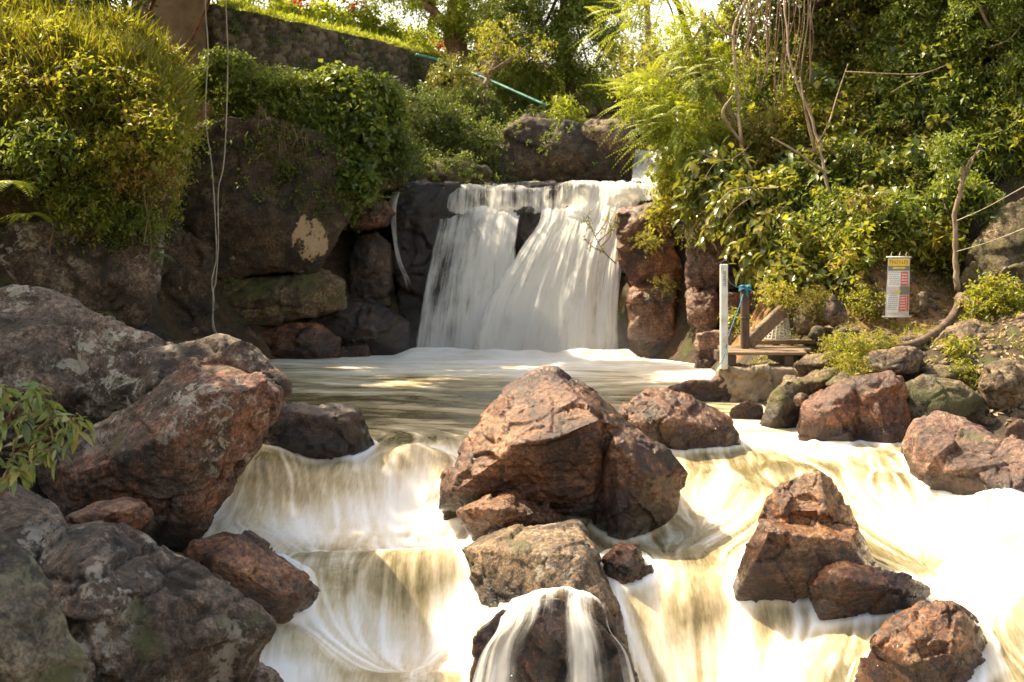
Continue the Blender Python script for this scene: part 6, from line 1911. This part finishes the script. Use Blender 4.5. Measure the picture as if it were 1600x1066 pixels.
b = P(1164, 545, 17.6)
post2 = empty("mooring_post", b, "dark weathered wooden post with a blue rope knot on its head", "post")
m = MB()
tz = P(0, 446, 17.6)[2]
m.box((b[0], b[1], (b[2] + tz) / 2), (.115, .115, tz - b[2]), bevel=.014)
m.box((b[0] + .006, b[1], P(0, 497, 17.6)[2]), (.14, .14, .03), bevel=.008)
child(m, "post_body", M_WOODD, post2, b)
m = MB()
c = np.array(P(1164, 452, 17.55))
for k in range(3):
    m.tube([c + np.array((.075 * math.cos(a), .075 * math.sin(a), .018 * k + .012 * math.sin(a * 2))) for a in np.linspace(0, 2 * math.pi, 16)], .014, 6)
for e in [(-.10, -.08, -.03), (.10, -.09, -.05), (.02, -.10, -.11), (-.05, -.09, .05), (.07, -.09, .05)]:
    m.tube(spline([c + np.array((0, -.08, .01)), c + np.array(e) * .6 + np.array((0, -.03, .02)), c + np.array(e)], 8), .012, 5)
child(m, "rope_knot", M_BLUE, post2, b, True)
m = MB()
pts = spline([P(1161, 460, 17.5), P(1155, 480, 17.3), P(1140, 520, 17.0), P(1130, 560, 16.75), P(1116, 580, 16.7)], 30)
m.tube(pts, .007, 5)
tag(m.build("blue_cord", M_BLUE, loc=pts[0], smooth=True), "thin blue cord running from the rope knot down past the gauge post to the water", "cord")
m = MB()
pts = spline([P(1133, 425, 16.9), P(1140, 440, 17.1), P(1150, 448, 17.3), P(1160, 450, 17.5)], 20)
m.tube(pts, .006, 5)
tag(m.build("slack_cord", M_BLUE, loc=pts[0], smooth=True), "slack cord strung between the gauge post and the mooring post", "cord")
a, c = np.array(P(1170, 536, 17.75)), np.array(P(1224, 484, 18.1))
m = MB()
d = c - a
rot = Vector(d).to_track_quat('X', 'Z').to_matrix()
m.box(Vector((a + c) / 2), (np.linalg.norm(d), .10, .19), rot, .012)
tag(m.build("leaning_plank", M_WOOD, loc=a), "short thick plank leaning diagonally behind the mooring post", "plank")

# lattice basket, bottom up, behind the deck
b = np.array(P(1215, 529, 18.3))
hgt, rb_, rt = .36, .20, .12
bk = empty("lattice_basket", b, "upturned pale lattice basket behind the wooden platform", "basket")
m = MB()
for k in range(20):
    a = 2 * math.pi * k / 20
    m.tube([b + np.array((rb_ * math.cos(a), rb_ * math.sin(a) * .8, 0)), b + np.array((rt * math.cos(a) + .03, rt * math.sin(a) * .8, hgt))], .0075, 4)
for j in range(9):
    t = j / 8
    r = rb_ + (rt - rb_) * t
    m.tube([b + np.array((r * math.cos(a) + .03 * t, r * .8 * math.sin(a), hgt * t)) for a in np.linspace(0, 2 * math.pi, 21)], .0075, 4)
child(m, "lattice", M_WPAINT, bk, b)
m = MB()
m.tube([b + np.array(((rt + .012) * math.cos(a) + .03, (rt + .012) * .8 * math.sin(a), hgt)) for a in np.linspace(0, 2 * math.pi, 21)], .016, 6)
child(m, "rim", M_WPAINT, bk, b, True)

# price banner
D0 = 17.9
b = np.array(P(1402, 497, D0))
tl, tr_, br, bl_ = [np.array(P(*q)) for q in ((1388, 402, D0 + .12), (1422, 402, D0 + .12), (1420, 495, D0), (1383, 495, D0))]
bn = empty("price_banner", b, "tall narrow white price banner with a yellow header hung on the bank", "banner")


def bq(u0, u1, v0, v1, off):
    """Thin slab on the banner between fractions u (left-right) and v (top-down), raised by off."""
    def q(u, v):
        p = (tl * (1 - u) + tr_ * u) * (1 - v) + (bl_ * (1 - u) + br * u) * v
        p = p + np.array((0, -.035 * math.sin(v * 3.0) * math.sin(u * 3.14) - off, 0))
        return p
    k = max(2, int((v1 - v0) * 16) + 2)
    ku = max(2, int((u1 - u0) * 6) + 2)
    V = np.array([q(u, v) for v in np.linspace(v0, v1, k) for u in np.linspace(u0, u1, ku)])
    n = len(V)
    V = np.vstack([V, V + np.array((0, .003, 0))])
    f = []
    for i in range(k - 1):
        for j in range(ku - 1):
            s = i * ku + j
            f += [[s, s + ku, s + ku + 1, s + 1], [n + s, n + s + 1, n + s + ku + 1, n + s + ku]]
    for i in range(k - 1):
        for j in (0, ku - 1):
            s = i * ku + j
            f.append([s, s + ku, n + s + ku, n + s] if j else [s, n + s, n + s + ku, s + ku])
    for j in range(ku - 1):
        for i in (0, k - 1):
            s = i * ku + j
            f.append([s, s + 1, n + s + 1, n + s] if i == 0 else [s, n + s, n + s + 1, s + 1])
    return V, np.array(f)


M_VINYL = plain("printed_vinyl", (.50, .46, .38), .45, .25, 5, bump=.1, dark=(.25, .22, .17))
M_YEL = plain("yellow_print", (.75, .48, .03), .5, .12, 5, bump=.05)
M_REDP = plain("red_print", (.62, .10, .08), .5, .15, 6, bump=.05)
M_WHT = plain("white_print", (.72, .69, .62), .5, .08, 6, bump=.05)
M_GREYP = plain("grey_print", (.17, .16, .13), .55, .3, 6, bump=.05)
m = MB(); m.add(*bq(0, 1, 0, 1, 0)); child(m, "sheet", M_VINYL, bn, b)
for nm_, lst, mt, off in [
    ("header", [(.02, .98, .03, .145)], M_YEL, .004), ("subheading", [(.22, .78, .165, .20)], M_YEL, .004), ("subheading", [(.34, .58, .555, .60)], M_YEL, .004),
    ("dark_field", [(.02, .98, .148, .225)], M_GREYP, .002), ("dark_field", [(.55, .98, .49, .63)], M_GREYP, .002),
    ("list_panel", [(.05, .56, .24, .50)], M_WHT, .003), ("list_panel", [(.05, .52, .63, .93)], M_WHT, .003),
    ("price_panel", [(.58, .92, .25, .48)], M_REDP, .003), ("price_panel", [(.56, .84, .645, .905)], M_REDP, .003), ("price_stripe", [(.88, .97, .645, .905)], M_REDP, .003),
]:
    m = MB()
    for r in lst:
        m.add(*bq(*r, off))
    child(m, nm_, mt, bn, b)
sr = np.random.default_rng(5)
m = MB()
for k in range(8):
    u = .07 + k * .11
    h = sr.uniform(.0, .02)
    m.add(*bq(u, u + .03, .05, .125 - h, .006)); m.add(*bq(u, u + .07, .05 + (k % 3) * .02, .066 + (k % 3) * .02, .0065))
child(m, "header_lettering", plain("ochre_print", (.30, .17, .02), .5, .1, 5, bump=0), bn, b)
m = MB()
for v0, v1, u1 in ((.25, .49, .52), (.64, .92, .48)):
    v_ = v0
    while v_ < v1 - .02:
        u = .08
        while u < u1 - .03:
            w_ = sr.uniform(.02, .08)
            m.add(*bq(u, min(u + w_, u1), v_, v_ + .010, .006))
            u += w_ + .025
        v_ += .033
child(m, "list_lettering", M_GREYP, bn, b)
m = MB()
for u0, u1, v0, v1, nrow in ((.62, .88, .27, .46, 4), (.60, .80, .66, .89, 5)):
    for k in range(nrow):
        vv = v0 + (v1 - v0) * (k + .2) / nrow
        u = u0
        for _ in range(4):
            m.add(*bq(u, u + (u1 - u0) * .17, vv, vv + (v1 - v0) * .5 / nrow, .006)); u += (u1 - u0) * .27
child(m, "price_lettering", M_WHT, bn, b)
for v_, ex in ((0.0, .03), (1.0, .05)):
    m = MB()
    e0 = (tl if v_ == 0 else bl_) + np.array((-ex, -.006, 0))
    e1 = (tr_ if v_ == 0 else br) + np.array((ex * .6, -.006, 0))
    m.tube([e0, e1], .014, 8)
    child(m, "batten", M_WPAINT, bn, b, True)
for u in (.12, .5, .8):
    m = MB()
    s = tl * (1 - u) + tr_ * u
    m.tube(spline([s, s + np.array((.02, .03, .06)), s + np.array((.05, .10, .07)), s + np.array((.06, .22, .03))], 10), .004, 5)
    child(m, "hanging_wire", M_CABLE, bn, b, True)

# fence wires tied to the leaning sapling
for q, lab in (([P(1495, 393, 18.36), P(1540, 380, 17.6), P(1600, 357, 16.6), P(1680, 322, 15.6)], "lower pale wire tied to the leaning sapling"), ([P(1495, 345, 18.3), P(1540, 325, 17.8), P(1600, 292, 17.0), P(1680, 250, 16)], "upper grey wire tied to the leaning sapling")):
    m = MB(); m.tube(spline(q, 30), .006, 5)
    tag(m.build("fence_wire", M_CABLE, loc=q[0], smooth=True), lab, "wire")

# big roots on the right shore
for q, r, lab in (([P(1500, 470, 17.4), P(1485, 500, 17.0), P(1455, 525, 16.6), P(1420, 540, 16.3), P(1370, 545, 16.1)], (.05, .065, .06, .05, .03), "thick dark root snaking down from the sapling to the long flat slab"),
                  ([P(1500, 465, 17.5), P(1525, 480, 17.0), P(1532, 515, 16.7), P(1515, 540, 16.5)], (.08, .09, .08, .04), "short gnarled root right of the snaking dark root")):
    m = MB(); m.tube(spline(q, 40), r, 12, rough=.3, seed=3)
    tag(m.build("tree_root", MB_ROOT, loc=q[-1], smooth=True), lab, "root")

# cables hanging on the left
loop = [P(322, -150, 22.4), P(321, 0, 22.4), P(325, 80, 22.4), P(321, 180, 22.4), P(331, 260, 22.4), P(336, 340, 22.4), P(338, 400, 22.4), P(331, 440, 22.4), P(334, 470, 22.4), P(332, 510, 22.4), P(345, 530, 22.2), P(368, 533, 21.9), P(372, 540, 21.7)]
loop2 = [P(352, -150, 22.4), P(353, 0, 22.4), P(356, 90, 22.4), P(353, 200, 22.4), P(349, 260, 22.4), P(341, 300, 22.4), P(341, 380, 22.4), P(337, 440, 22.42), P(333, 455, 22.42), P(333, 500, 22.4), P(338, 520, 22.3), P(350, 532, 22.1)]
for q, lab in ((loop, "left one of two thin white cables hanging down the cliff"), (loop2, "right one of two thin white cables hanging down the cliff")):
    m = MB(); m.tube(spline(q, 120), .0115, 6)
    tag(m.build("hanging_cable", M_CABLE, loc=q[-1], smooth=True), lab, "cable", None)
m = MB(); q = [P(280, 552, 21.4), P(310, 545, 21.5), P(345, 532, 22.1)]; m.tube(spline(q, 20), .010, 5)
tag(m.build("loose_cable_end", M_CABLE, loc=q[0], smooth=True), "loose cable end lying behind the huge lichened boulder", "cable")
# rusty props
for q, lab in (([P(222, 58, 25.0), P(240, 0, 25.2), P(262, -70, 25.4)], "rusty red iron bar leaning at the ochre pier"), ([P(300, 62, 25.2), P(322, 15, 25.4), P(340, -40, 25.6)], "thin rusty bar leaning behind the hanging cables")):
    m = MB(); m.tube(spline(q, 12), .045 if q[0][0] < -7.3 else .03, 8)
    tag(m.build("rusty_bar", M_RUST, loc=q[0], smooth=True), lab, "bar")
# pipes
m = MB(); q = [P(602, 147, 28.6), P(655, 155, 29.6)]; m.tube(spline(q, 8), .055, 12)
tag(m.build("white_pipe", M_PVC, loc=q[0], smooth=True), "short pale plastic pipe jutting out of the bushes below the rubble wall", "pipe")
m = MB(); q = [P(650, 86, 32.6), P(690, 96, 33.0), P(722, 108, 33.0), P(770, 128, 32.2), P(855, 166, 31.0)]; m.tube(spline(q, 40), .045, 12)
tag(m.build("green_pipe", M_TEAL, loc=q[0], smooth=True), "long blue-green pipe running down the slope from the rubble wall", "pipe")
# tiled roof glimpsed over the wall
N = NT("roof_tile")
v = N.obj()
wv = N.n("TexWave", wave_type='BANDS', bands_direction='X'); N.l(v, wv.inputs["Vector"]); wv.inputs["Scale"].default_value = 5
c = N.ramp(N.noise(v, 5, 6, .7), [(.3, (.10, .05, .025)), (.5, (.22, .11, .05)), (.7, (.30, .17, .08))])
N.set(**{"Base Color": c, "Roughness": .85}); N.l(N.bump(wv.outputs["Fac"], .8, .05), N.p.inputs["Normal"])
b = np.array(P(648, 85, 44))
hut = empty("hut", b + np.array((0, .5, -1.6)), "small hut with a brown tiled roof glimpsed over the rubble wall", "hut")
m = MB()
A_, B_, C_, D_ = [np.array(P(*k)) for k in ((622, 50, 43.4), (640, 47, 45), (672, 62, 45), (652, 72, 43.4))]
V = np.array([A_, B_, C_, D_]); V2 = V - np.array((0, 0, .1))
m.add(np.vstack([V, V2]), np.array([[0, 3, 2, 1], [4, 5, 6, 7], [0, 4, 7, 3], [1, 2, 6, 5], [0, 1, 5, 4], [3, 7, 6, 2]]))
child(m, "roof", N.m, hut, b + np.array((0, .5, -1.6)))
m = MB(); m.box((b[0] - .1, 44.4, 8.2), (.9, .9, 1.7), bevel=.02)
child(m, "wall", M_RENDER, hut, b + np.array((0, .5, -1.6)))
